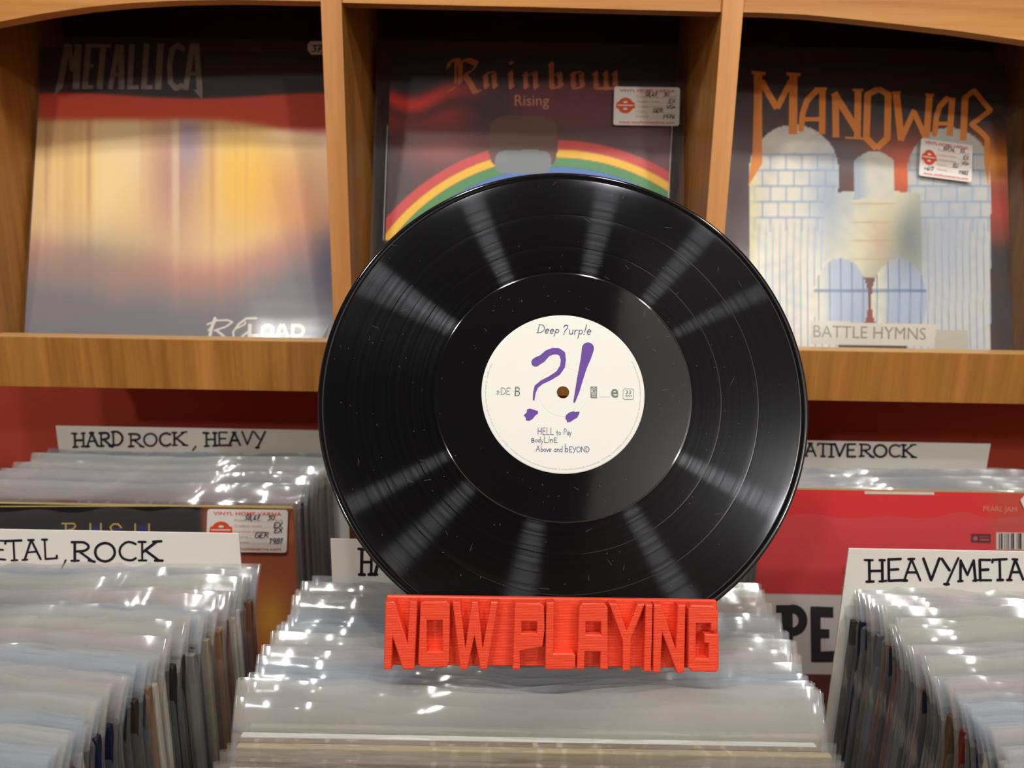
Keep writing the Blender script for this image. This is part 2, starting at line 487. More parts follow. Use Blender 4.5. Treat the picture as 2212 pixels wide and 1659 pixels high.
SERIF = {'H': [[(0, 0), (.28, 0)], [(-.06, 1.02), (.26, 1.0)], [(.52, 0.0), (.80, 0.02)], [(.54, 1), (.74, 1)]],
         'R': [[(0, 0), (.26, .02)], [(.6, .02), (.8, -.06)]], 'K': [[(0, 0), (.26, 0)], [(0, 1), (.24, 1)], [(.5, 1), (.78, 1.04)], [(.56, 0), (.82, -.02)]],
         'A': [[(-.04, 0), (.16, 0)], [(.24, 1), (.46, 1)]], 'L': [[(0, 1), (.2, 1)], [(.56, 0), (.56, .14)]],
         'T': [[(.04, 1), (.02, .86)], [(.24, 0), (.48, 0)]], 'M': [[(0, 0), (.2, 0)], [(.7, 0), (.92, .02)]], 'I': [[(0, 0), (.32, 0)], [(0, 1), (.32, 1)]],
         'D': [[(0, 0), (.2, 0)]], 'E': [], 'V': [], 'Y': [[(.12, -.2), (.3, -.2)]]}

def stext(pr, txt, p0, p1, cap, w, slant=0.0, serif=False, jit=0.0, track=0.0):
    """write txt into pr with its base line from p0 to p1"""
    tot = sum(G[c][0] + track for c in txt)
    ux, uy = (p1[0] - p0[0]) / tot, (p1[1] - p0[1]) / tot
    L = math.hypot(ux, uy)
    nx, ny = uy / L, -ux / L           # up (pixel y points down)
    x = 0.0
    for c in txt:
        adv, st = G[c]
        st = list(st) + (SERIF.get(c, []) if serif else [])
        dj = random.uniform(-jit, jit)
        for s in st:
            pts = []
            for gx, gy in s:
                gx2 = x + gx + slant * gy
                gy2 = gy + dj + random.uniform(-jit, jit) * 0.4
                pts.append((p0[0] + ux * gx2 + nx * cap * gy2, p0[1] + uy * gx2 + ny * cap * gy2))
            pr.line(pts, w * random.uniform(0.85, 1.15) if jit else w)
        x += adv + track
    return pr

def btext(pr, txt, p0, p1, cap, bold=0.0):
    """built-in font text, base line p0-p1"""
    cu = bpy.data.curves.new('text', 'FONT')
    cu.body = txt
    cu.offset = bold
    cu.resolution_u = 3
    o = bpy.data.objects.new('text', cu)
    me = bpy.data.meshes.new_from_object(o)
    co = [v.co.copy() for v in me.vertices]
    xs = [c.x for c in co]
    x0, x1 = min(xs), max(xs)
    L = math.hypot(p1[0] - p0[0], p1[1] - p0[1])
    ux, uy = (p1[0] - p0[0]) / L, (p1[1] - p0[1]) / L
    k = L / (x1 - x0)
    for f in me.polygons:
        pr.poly([(p0[0] + ux * (co[i].x - x0) * k + uy * co[i].y / 0.69 * cap, p0[1] + uy * (co[i].x - x0) * k - ux * co[i].y / 0.69 * cap) for i in f.vertices])
    bpy.data.objects.remove(o); bpy.data.meshes.remove(me); bpy.data.curves.remove(cu)
    return pr

# ------------------------------------------------------------------ room
def struct(o):
    o['kind'] = 'structure'
    return o
WY = 0.905
struct(add_box('wall_back', (-2.2, 2.2, WY, WY + 0.1, 0, 2.6), M_RED, ch=0))
struct(add_box('floor', (-2.2, 2.2, -2.6, WY + 0.1, -0.05, 0), M_FLOOR, ch=0))
struct(add_box('ceiling', (-2.2, 2.2, -2.6, WY + 0.1, 2.6, 2.65), M_CEIL, ch=0))
struct(add_box('wall_left', (-2.3, -2.2, -2.6, WY + 0.1, 0, 2.6), M_DARK, ch=0))
struct(add_box('wall_right', (2.2, 2.3, -2.6, WY + 0.1, 0, 2.6), M_DARK, ch=0))
struct(add_box('wall_front', (-2.3, 2.3, -2.7, -2.6, 0, 2.6), M_DARK, ch=0))
struct(add_box('reflection_board_1', (-2.19, 0.312, -2.3, -0.4205, 2.57, 2.5995), M_BROWN, ch=0.002))  # added out of view; its right end edges the grey reflection on the disc
struct(add_box('reflection_board_2', (-2.19, 2.19, -0.42, 0.75, 2.57, 2.5995), M_BROWN, ch=0.002))   # unseen board added to darken what the upper disc mirrors

# ------------------------------------------------------------------ display shelf (three cells, arched valance)
SY = 0.70                                    # front face of the shelf
XD = [-0.509, -0.162, 0.185, 0.532, 0.879]   # divider centres; the last adds an unseen cell that shades the wall
HT = 0.009
Zf = lambda down: ZC - down
shelf = empty('display_shelf', (0.01, 0.80, Zf(0.18)), 'orange-brown wooden wall display shelf with open cells and arched top, on the red wall', 'shelf')
for i, x in enumerate(XD):
    add_box('divider', (x - HT, x + HT, SY - 0.0005, WY - 0.025, Zf(0.148), Zf(-0.40)), M_WOODV, shelf, 0.0008)
for i, x in enumerate(XD):
    add_box('divider_edge', (x - HT, x + HT, SY - 0.0016, SY - 0.0006, Zf(0.1312), Zf(-0.40)), M_WOODE, shelf, 0.0003)['label'] = 'lighter edge strip on the divider front'
add_box('bottom_board', (XD[0] - HT, XD[-1] + HT, SY + 0.017, WY - 0.025, Zf(0.166), Zf(0.148)), M_WOODV, shelf)
add_box('front_rail', (XD[0] - HT, XD[-1] + HT, SY - 0.002, SY + 0.0165, Zf(0.180), Zf(0.1310)), M_WOODV, shelf, 0.0004)
add_box('edge_strip', (XD[0] - HT, XD[-1] + HT, SY - 0.0015, SY + 0.016, Zf(0.1310), Zf(0.1303)), M_EDGE, shelf, 0.0002)['label'] = 'pale edge strip along the top of the front rail'
add_box('back_panel', (XD[0] - HT, XD[-1] + HT, WY - 0.024, WY - 0.012, Zf(0.166), Zf(-0.40)), M_BACK, shelf)
add_box('top_board', (XD[0] - HT, XD[-1] + HT, SY + 0.016, WY - 0.025, Zf(-0.235), Zf(-0.253)), M_BACK, shelf)
# arched valance, lower edge read where the front plane lies
FP = Pl((0, SY, ZC), (0, -1, 0))
arch = [(-200, 84), (-100, 64), (0, 45), (90, 28), (180, 15), (270, 6), (380, 0), (500, -2), (700, 2), (742, 5), (1150, 14), (1567, 25), (1650, 26), (1750, 31), (1850, 41), (1960, 53), (2080, 67), (2212, 86), (2330, 106), (2420, 124)]
ap = [FP.hit(*a) for a in arch]
for k in range(4):
    xa, xb = XD[k] + HT, XD[k + 1] - HT
    def zat(x):
        for p, q in zip(ap, ap[1:]):
            if p.x <= x <= q.x:
                return p.z + (q.z - p.z) * (x - p.x) / (q.x - p.x)
        return ap[0].z if x < ap[0].x else ap[-1].z
    xs = np.linspace(xa, xb, 25)
    lo = [(x, zat(x)) for x in xs]
    vs, fs = [], []
    for y in (SY + 0.0015, SY + 0.0185):
        vs += [(x, y, z) for x, z in lo] + [(x, y, Zf(-0.40)) for x, z in lo]
    n = len(xs)
    for i in range(n - 1):
        fs += [[i, i + 1, n + i + 1, n + i], [2 * n + i, 3 * n + i, 3 * n + i + 1, 2 * n + i + 1], [i, 2 * n + i, 2 * n + i + 1, i + 1]]
    mesh_obj('valance', vs, fs, M_WOODX, shelf)

# ------------------------------------------------------------------ records on display
LEAN = math.atan(0.313)
LN = Vector((0, -math.cos(LEAN), math.sin(LEAN)))        # towards the viewer
LV = Vector((0, math.sin(LEAN), math.cos(LEAN)))         # up along the sleeve
LB = Vector((0, 0.737, Zf(0.1465)))                        # foot of the leaning sleeves
COVP = Pl(LB, LN)

def ss(a, b, x):
    t = np.clip((x - a) / (b - a), 0, 1)
    return t * t * (3 - 2 * t)

def cover_mesh(name, x0, x1, h, plane_o, nrm, up, thick, artf, parent, n=220, edge=(40, 36, 34)):
    """card cover: finely divided printed front (colour attribute) and plain back and edges"""
    xs = np.linspace(x0, x1, n + 1)
    hs = np.linspace(0, h, n + 1)
    XX, HH = np.meshgrid(xs, hs)
    o, u, nn = np.array(plane_o), np.array(up), np.array(nrm)
    P = o[None, :] + HH.reshape(-1, 1) * u[None, :]
    P[:, 0] = XX.ravel()
    px, py = project(P)
    C = artf(px, py)
    C = np.clip(C, 0, 255) / 255.0
    C = np.where(C <= 0.04045, C / 12.92, ((C + 0.055) / 1.055) ** 2.4)
    base = np.array(origin_of(parent))
    B = np.array([o + 0 * u, o + h * u]); 
    corners = []
    for x, hh in ((x0, 0), (x1, 0), (x1, h), (x0, h)):
        c = o + hh * u; c = c.copy(); c[0] = x
        corners.append(c)
    back = [c - nn * thick for c in corners]
    V = np.vstack([P, np.array(corners), np.array(back)]) - base
    N1 = n + 1
    idx = np.arange(N1 * N1).reshape(N1, N1)
    q = np.stack([idx[:-1, :-1], idx[:-1, 1:], idx[1:, 1:], idx[1:, :-1]], -1).reshape(-1, 4)
    b = N1 * N1
    extra = np.array([[b, b + 4, b + 5, b + 1], [b + 1, b + 5, b + 6, b + 2], [b + 2, b + 6, b + 7, b + 3], [b + 3, b + 7, b + 4, b], [b + 7, b + 6, b + 5, b + 4]])
    F = np.vstack([q, extra])
    me = bpy.data.meshes.new(name)
    me.from_pydata(V.tolist(), [], F.tolist())
    at = me.color_attributes.new('Col', 'FLOAT_COLOR', 'POINT')
    ec = np.array(srgb(*edge))
    cols = np.ones((len(V), 4))
    cols[:b, :3] = C
    cols[b:] = ec
    at.data.foreach_set('color', cols.ravel())
    me.materials.append(M_ART)
    me.update()
    ob = bpy.data.objects.new(name, me)
    COL.objects.link(ob)
    ob.parent = parent
    return ob

def film_sheet(name, x0, x1, h0, h1, off, mat, parent, amp=0.0008, seed=0, nx=26, nz=26):
    r = np.random.RandomState(seed)
    ph = r.rand(6) * 6.28
    vs, fs = [], []
    for j in range(nz + 1):
        for i in range(nx + 1):
            x = x0 + (x1 - x0) * i / nx
            t = h0 + (h1 - h0) * j / nz
            d = off + amp * (0.5 * math.sin(x * 31 + t * 9 + ph[0]) + 0.3 * math.sin(x * 12 - t * 38 + ph[1]) + 0.2 * math.sin(x * 70 + ph[2]) + 0.25)
            p = LB + LV * t + LN * d
            vs.append((x, p.y, p.z))
    for j in range(nz):
        for i in range(nx):
            a = j * (nx + 1) + i
            fs.append([a, a + 1, a + nx + 2, a + nx + 1])
    # a folded rim along both side edges gives the bag its thickness
    return mesh_obj(name, vs, fs, mat, parent, smooth=True)

def rgb(c, n):
    return np.tile(np.array(c, float), (n, 1))
def blend(C, c, a):
    return C + (np.array(c, float)[None, :] - C) * np.clip(a, 0, 1)[:, None]
def blob(px, py, cx, cy, sx, sy, p=1.0):
    return np.exp(-(((px - cx) / sx) ** 2 + ((py - cy) / sy) ** 2) * p)

def streaks(px, seed):
    """smooth irregular vertical variation, 0..1"""
    r = np.random.RandomState(seed)
    xs = np.arange(-200, 2600)
    n = np.zeros(len(xs))
    for k in range(150):
        w = r.uniform(4, 9) if k % 3 else r.uniform(18, 40)
        n += r.uniform(-1, 1) * np.exp(-((xs - r.uniform(-100, 900)) / w) ** 2)
    return np.interp(px, xs, 0.5 + 0.28 * n)

def art_blurred(px, py):          # warm out-of-focus colour fields
    n = len(px)
    sk = px * 0.0176
    y = py - 4 + 0
    C = rgb((20, 20, 24), n)
    C = blend(C, (214, 66, 28), ss(196, 208, y + 6 * np.sin(px / 90)))
    C = blend(C, (190, 120, 80), ss(60, 0, px - 60) * ss(215, 245, y) * 0.5)
    yb = 248 + 30 * ss(450, 720, px)
    top = ss(yb - 4, yb + 20, y)
    C = blend(C, (238, 200, 150), top)
    C = blend(C, (250, 214, 120), top * blob(px, py, 190, 370, 140, 120) * 0.7)
    C = blend(C, (250, 200, 70), top * blob(px, py, 545, 385, 110, 120) * 1.0)
    C = blend(C, (225, 150, 110), top * blob(px, py, 650, 430, 80, 90) * 0.7)
    C = blend(C, (190, 140, 130), top * blob(px, py, 375, 380, 60, 150) * 0.8)
    C = blend(C, (168, 150, 175), top * blob(px, py, 410, 300, 30, 80) * 0.8)
    st = streaks(px, 3)
    C = blend(C, (255, 232, 190), top * np.clip((st - 0.6) * 1.6, 0, 0.5) * ss(590, 380, py + 60 * np.sin(px / 37.0)) * ss(600, 450, px + 0 * py))  # pale streaks of the print, with wrap glare painted in
    C = blend(C, (170, 110, 100), top * np.clip((0.42 - st) * 1.2, 0, 0.38) * ss(600, 380, py + 50 * np.sin(px / 29.0)) * ss(600, 450, px))
    lowe = 520 + 60 * np.sin((px - 60) / 200.0) + 14 * np.sin(px / 60.0) + 22 * (st - .5)
    C = blend(C, (190, 130, 120), ss(lowe - 60, lowe + 20, py) * 0.8)
    C = blend(C, (124, 122, 128), ss(lowe - 10, lowe + 110, py))
    C = blend(C, (134, 138, 128), blob(px, py, 200, 560, 140, 60) * 0.5)
    C = blend(C, (74, 70, 100), blob(px, py, 715, 580, 40, 90) * 0.9)
    C = blend(C, (230, 150, 80), blob(px, py, 700, 470, 90, 30) * 0.4)
    return C

def art_arc(px, py):              # plain dark red sky with a plain banded arc
    n = len(px)
    C = rgb((16, 26, 34), n)
    edge = 205 + 22 * np.sin((px - 830) / 38.0) * ss(1100, 900, px) - 40 * ss(1000, 1200, px) + 25 * ss(1250, 1450, px)
    C = blend(C, (230, 52, 40), blob(px, (py - edge), px, 0, 1, 24) * ss(1150, 900, px))
    C = blend(C, (96, 30, 36), ss(edge - 2, edge + 18, py) * ss(1020, 1150, px + 0 * py))
    C = blend(C, (150, 34, 34), ss(edge + 8, edge + 50, py) * ss(1100, 950, px))
    C = blend(C, (78, 34, 36), ss(250, 300, py))
    C = blend(C, (136, 62, 58), blob(px, py, 960, 325, 90, 38))
    C = blend(C, (120, 70, 80), blob(px, py, 1440, 340, 30, 60) * 0.8)
    C = blend(C, (60, 38, 34), ss(880, 840, px + (py - 330) * -0.4) * ss(300, 340, py))
    d = np.hypot(px - 1215, (py - 781) * 1.0) + 0.035 * (px - 1215)
    cols = [(478, 458, (206, 56, 50)), (458, 440, (246, 190, 30)), (440, 420, (70, 140, 76)), (420, 396, (70, 120, 190)), (396, 384, (140, 110, 150))]
    m = py < 520
    for a, b, c in cols:
        C = blend(C, c, ss(a + 2, a - 2, d) * ss(b - 2, b + 2, d) * m)
    C = blend(C, (96, 56, 40), (((px - 1130) / 74.0) ** 4 + ((py - 308) / 58.0) ** 4 < 1) * 1.0)
    C = blend(C, (120, 126, 128), (((px - 1130) / 60.0) ** 4 + ((py - 350) / 26.0) ** 4 < 1) * 1.0)
    return C

def art_tablet(px, py):           # plain pale stone slabs with flutes on a fiery ground
    n = len(px)
    C = rgb((26, 22, 24), n)
    C = blend(C, (70, 18, 26), ss(150, 300, py) * ss(2000, 1650, px) * 0.8)
    C = blend(C, (120, 44, 20), ss(230, 330, py) * ss(1750, 1950, px))
    C = blend(C, (238, 150, 24), blob(px, py, 2150, 350, 70, 46))
    C = blend(C, (226, 96, 26), blob(px, py, 1960, 370, 90, 60))
    C = blend(C, (176, 50, 28), blob(px, py, 2150, 450, 60, 40) * 0.9)
    C = blend(C, (90, 84, 92), blob(px, py, 1830, 345, 50, 40) * 0.8)
    C = blend(C, (28, 20, 18), ss(500, 560, py) * (px > 2100))
    C = blend(C, (200, 56, 34), ss(640, 690, py) * 0.8 * ss(2080, 1700, px))
    C = blend(C, (40, 20, 30), ss(742, 750, py) * ss(1770, 1800, px))
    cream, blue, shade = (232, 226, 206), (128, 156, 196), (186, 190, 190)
    # two tall slabs
    for cx, rx, ty, lean in ((1715, 96, 366, 1), (2050, 90, 372, -1)):
        inside = (np.abs(px - cx) < rx) & ((py > ty) | (((px - cx) / rx) ** 2 + ((py - ty) / 96.0) ** 2 < 1)) & (py < 772)
        a = inside.astype(float)
        C = blend(C, cream if lean > 0 else (206, 206, 198), a)
        fl = np.abs(((px - cx) / 15.0 + 0.5) % 1 - 0.5)
        C = blend(C, blue, a * ss(0.14, 0.04, fl) * ss(470, 500, py) * 0.8)
        row = np.abs(((py - 300) / 34.0) % 1 - 0.5)
        C = blend(C, blue, a * ss(0.38, 0.50, row) * (py < 500) * (py > 330) * 0.8)
        col = np.abs(((px - cx) / 34.0 + 0.5 * (((py - 300) // 34) % 2)) % 1 - 0.5)
        C = blend(C, blue, a * ss(0.40, 0.50, col) * (py < 500) * (py > 330) * 0.7)
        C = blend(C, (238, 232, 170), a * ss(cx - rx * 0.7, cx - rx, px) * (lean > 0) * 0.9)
    # connecting slab and middle post
    mid = (np.abs(px - 1885) < 105) & (py > 412 + 0.0006 * (px - 1885) ** 2) & (py < 600)
    C = blend(C, (222, 216, 184), mid.astype(float))
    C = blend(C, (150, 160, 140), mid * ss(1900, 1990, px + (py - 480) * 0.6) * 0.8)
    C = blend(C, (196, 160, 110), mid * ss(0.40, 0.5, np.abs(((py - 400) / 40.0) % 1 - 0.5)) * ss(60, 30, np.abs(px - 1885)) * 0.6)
    post = (np.abs(px - 1888) < 44) & (py > 326 + 0.012 * (px - 1888) ** 2) & (py < 430)
    C = blend(C, (214, 212, 196), post.astype(float))
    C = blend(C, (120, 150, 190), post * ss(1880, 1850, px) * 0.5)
    for cx in (1816, 1942):
        e = (((px - cx) / 60.0) ** 2 + ((py - 650) / 92.0) ** 2 < 1) & (py < 700)
        C = blend(C, (170, 186, 206), e.astype(float))
        C = blend(C, (226, 222, 196), e * ss(cx - 10, cx - 50, px))
        C = blend(C, (84, 108, 150), e * ss(0.40, 0.49, np.abs(((px - cx) / 24.0) % 1 - 0.5)) * 0.8)
        C = blend(C, (84, 108, 150), e * ss(5, 1, np.abs(py - 628)) * 0.8)
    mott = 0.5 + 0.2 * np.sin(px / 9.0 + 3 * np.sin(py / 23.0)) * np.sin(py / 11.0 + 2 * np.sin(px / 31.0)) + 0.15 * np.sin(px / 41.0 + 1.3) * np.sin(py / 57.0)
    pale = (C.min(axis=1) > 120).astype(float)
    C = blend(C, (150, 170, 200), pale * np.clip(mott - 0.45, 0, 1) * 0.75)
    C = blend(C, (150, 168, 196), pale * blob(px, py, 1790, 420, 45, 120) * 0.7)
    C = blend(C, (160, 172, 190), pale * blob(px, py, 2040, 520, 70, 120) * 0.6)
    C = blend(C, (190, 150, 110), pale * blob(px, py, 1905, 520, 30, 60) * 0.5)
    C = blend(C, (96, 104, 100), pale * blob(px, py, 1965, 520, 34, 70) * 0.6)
    rb = (px > 1750) & (px < 2020) & (py > 694 + (px - 1750) * 0.018) & (py < 742 + (px - 1750) * 0.018)
    C = blend(C, (212, 206, 188), rb.astype(float))
    rb2 = (px >= 2020) & (px < 2092) & (py > 712) & (py < 756 - 0.0 * px)
    C = blend(C, (186, 182, 164), rb2.astype(float))
    return C

disp = []
specs = [
 ('blurred', -0.4955, -0.1815, 'shrink-wrapped record with blurred yellow and grey cover, in left shelf cell', art_blurred),
 ('arc', None, None, 'dark red record with rainbow arc cover, middle shelf cell behind the black disc', art_arc),
 ('tablet', None, None, 'record with pale stone slabs and amber lettering on cover, right shelf cell', art_tablet)]
a = COVP.hit(836, 400); b = COVP.hit(1447, 400)
mx = (a.x + b.x) / 2
specs[1] = (specs[1][0], a.x, b.x) + specs[1][3:]
c = COVP.hit(2150, 560)
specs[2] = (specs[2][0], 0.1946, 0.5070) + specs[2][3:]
SLH = 0.312
for key, x0, x1, lab, f in specs:
    t = empty('displayed_record', ((x0 + x1) / 2, LB.y, LB.z), lab, 'record', 'records standing on the display shelf')
    o = LB.copy()
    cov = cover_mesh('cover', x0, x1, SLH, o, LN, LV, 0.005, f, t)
    disp.append((t, cov, x0, x1))
film_sheet('shrink_wrap', disp[0][2] - 0.0006, disp[0][3] + 0.0006, 0, SLH + 0.001, 0.0012, M_WRAP, disp[0][0], 0.0012, 3)
for k in (1, 2):
    x0, x1 = disp[k][2], disp[k][3]
    film_sheet('plastic_sleeve', x0 - (0.0145 if k == 1 else 0.0001), x1 + 0.0140, 0, SLH + 0.013, 0.0020, M_WRAP, disp[k][0], 0.0010, 5 + k)
for k in (0,):
    film_sheet('plastic_sleeve', disp[0][2] + 0.004, disp[0][3] + 0.001, SLH, SLH + 0.013, -0.002, M_WRAP, disp[0][0], 0.0010, 9, 26, 3)

# lettering on the three covers ---------------------------------------
def crop(ox, oy, s):
    return lambda x, y: (ox + x / s, oy + y / s)
c1 = crop(0, 0, 2.989)
pr = Print()
# METALLICA
pr.bar((437, 283), (385, 560), 40).poly([(365, 555), (408, 560), (345, 632)])
pr.bar((447, 290), (466, 460), 30).bar((466, 460), (505, 290), 26).bar((505, 285), (490, 575), 44)
pr.bar((572, 283), (547, 575), 36).bar((560, 296), (625, 296), 24).bar((555, 425), (603, 425), 22).bar((545, 562), (603, 562), 24)
pr.bar((668, 290), (643, 575), 38).bar((622, 296), (716, 296), 22)
pr.bar((762, 290), (712, 575), 32).bar((780, 290), (785, 575), 38).bar((735, 480), (785, 480), 22)
pr.bar((852, 283), (838, 575), 36).bar((838, 562), (895, 562), 26)
pr.bar((946, 283), (930, 575), 36).bar((930, 562), (985, 564), 26)
pr.bar((1038, 280), (1020, 578), 42)
pr.line([(1180, 318), (1150, 292), (1112, 320), (1095, 420), (1100, 530), (1135, 570), (1170, 555)], 34, joint=True)
pr.bar((1245, 280), (1198, 580), 36).bar((1268, 280), (1290, 590), 36).poly([(1250, 580), (1308, 575), (1306, 645)]).bar((1218, 475), (1280, 475), 24)
pr.xf(c1).build('lettering', COVP, plain('silver_grey_print', srgb(124, 116, 106), 0.4, 0.4, 0.4, 160), disp[0][1])
c5 = crop(0, 500, 2.989)
pr = Print()
pr.line([(1388, 560), (1362, 640), (1350, 705)], 20).line([(1340, 600), (1400, 575), (1470, 572), (1500, 585), (1460, 615), (1385, 640)], 12)
pr.line([(1400, 640), (1450, 680), (1495, 712)], 16).line([(1400, 570), (1345, 640)], 10)
pr.line([(1655, 560), (1590, 562), (1540, 600), (1505, 650), (1510, 685), (1550, 688), (1600, 650)], 14).line([(1512, 634), (1580, 600), (1585, 585)], 11)
pr.bar((1615, 596), (1610, 682), 24).bar((1600, 672), (1670, 672), 20)
pr.line(arc(1728, 639, 33, 33, 0, 360, 18), 24, joint=True)
pr.bar((1818, 596), (1785, 682), 24).bar((1826, 596), (1858, 682), 24).bar((1800, 660), (1845, 660), 14)
pr.bar((1892, 596), (1888, 682), 24).line([(1890, 606)] + arc(1920, 640, 40, 34, -80, 80, 9) + [(1890, 674)], 22, joint=True)
pr.xf(c5).build('lettering', COVP, M_WHITEP, disp[0][1])
pr = Print().bar((837, 270), (828, 520), 1.4).bar((1452, 270), (1443, 440), 1.8)
pr.build('sleeve_crease', COVP, M_PALEP, disp[1][0], 0.0032)
# small price tag at the right of the left record
pr = Print().poly([(664, 97), (670, 89), (716, 89), (716, 118), (672, 118), (665, 108)])
tagm = pr.build('price_tag', COVP, M_STICK, disp[0][0], 0.0030)
pr = stext(Print(), '37,5', (672, 112), (712, 112), 14, 2.4, 0.1)
pr.build('lettering', COVP, M_PEN, tagm, 0.0034)
pr = Print()
for k in range(5):
    pr.bar((684 + k * 4, 742 - k * 3), (696 + k * 3, 722 - k * 5), 1.2)
pr.build('creases', COVP, M_WHITEP, disp[0][0], 0.0028)
# Rainbow / Rising
c2 = crop(700, 0, 2.989)
pr = Print()
NX, NY = 15, -13
pr.nib([(800, 440), (812, 395), (860, 385), (880, 420), (880, 540), (850, 565), (800, 590)], NX, NY)
pr.nib([(880, 400), (925, 385), (985, 410), (960, 455), (905, 480)], NX, NY).nib([(905, 480), (945, 540), (975, 595), (1005, 590)], NX, NY)
pr.nib([(850, 400), (850, 540)], 8, -6)
def blk(x, y0, y1):
    pr.nib([(x - 8, y0), (x, y0 + 18), (x, y1 - 18), (x + 10, y1)], NX, NY)
blk(1045, 480, 565); blk(1100, 475, 565); pr.nib([(1045, 475), (1100, 462)], NX * .6, NY * .6); pr.nib([(1045, 560), (1090, 520)], 6, -6)
blk(1207, 465, 568); pr.nib([(1200, 400), (1216, 412)], 10, -9)
blk(1302, 470, 568); blk(1365, 470, 568); pr.nib([(1300, 500), (1360, 462)], 8, -8)
blk(1468, 405, 565); blk(1525, 475, 560); pr.nib([(1470, 495), (1520, 465)], 8, -8); pr.nib([(1470, 570), (1525, 560)], 8, -8)
blk(1608, 470, 560); blk(1665, 475, 560); pr.nib([(1605, 475), (1660, 462)], 8, -8); pr.nib([(1610, 572), (1665, 562)], 8, -8)
blk(1755, 465, 565); blk(1820, 465, 575); blk(1880, 465, 570); pr.nib([(1760, 570), (1880, 572)], 8, -8)
pr.xf(c2).build('lettering', COVP, plain('copper_print', srgb(196, 108, 62), 0.5, 0.3, 0.1, 60), disp[1][1])
pr = btext(Print(), 'Rising', (1112, 228), (1186, 228), 23, 0.0)
pr.build('lettering', COVP, plain('tan_print', srgb(200, 128, 84), 0.5, 0.3), disp[1][1])
# MANOWAR / BATTLE HYMNS
c3 = crop(1440, 0, 2.865)
pr = Print()
pr.poly([(540, 450), (592, 450), (590, 640), (592, 1010), (505, 1152), (530, 950), (540, 640)])
pr.bar((525, 448), (612, 456), 20).bar((742, 458), (828, 462), 20).poly([(760, 465), (810, 462), (808, 830), (755, 830)])
pr.bar((585, 500), (683, 670), 40).bar((683, 670), (770, 500), 36)
pr.line([(930, 560), (870, 620), (842, 700), (832, 800)], 36, joint=True).bar((965, 545), (962, 830), 40).bar((845, 738), (955, 738), 26).bar((915, 548), (992, 548), 14)
pr.bar((1045, 580), (1048, 850), 42).bar((1035, 575), (1175, 800), 44).bar((1185, 560), (1180, 855), 42).bar((1150, 556), (1218, 556), 14).bar((1105, 852), (1225, 858), 14)
pr.bar((1245, 580), (1236, 850), 42).bar((1372, 580), (1366, 850), 42).bar((1235, 590), (1310, 550), 36).bar((1385, 590), (1310, 550), 36)
pr.bar((1226, 845), (1300, 918), 40).bar((1376, 845), (1300, 918), 40)
pr.bar((1420, 570), (1452, 870), 44).bar((1448, 870), (1535, 680), 34).bar((1530, 690), (1600, 850), 34).bar((1628, 585), (1608, 850), 40).bar((1395, 572), (1450, 572), 14).bar((1600, 584), (1655, 588), 14)
pr.line([(1735, 610), (1690, 660), (1668, 730), (1660, 830)], 34, joint=True).bar((1768, 605), (1752, 840), 38).bar((1670, 765), (1755, 765), 24)
pr.bar((1848, 600), (1835, 870), 42).bar((1838, 612), (1905, 558), 30).bar((1898, 556), (2008, 688), 32).bar((2008, 680), (1888, 770), 30)
pr.line([(1890, 770), (1960, 830), (1985, 860), (1982, 1000)], 34, joint=True).poly([(1965, 990), (2000, 990), (1992, 1165)])
pr.xf(c3).build('lettering', COVP, plain('amber_print', srgb(236, 140, 34), 0.5, 0.3, 0.1, 25), disp[2][1])
pr = btext(Print(), 'BATTLE HYMNS', (1757, 728), (2000, 734), 26)
pr.build('lettering', COVP, plain('stone_print', srgb(150, 146, 132), 0.6, 0.2), disp[2][1])

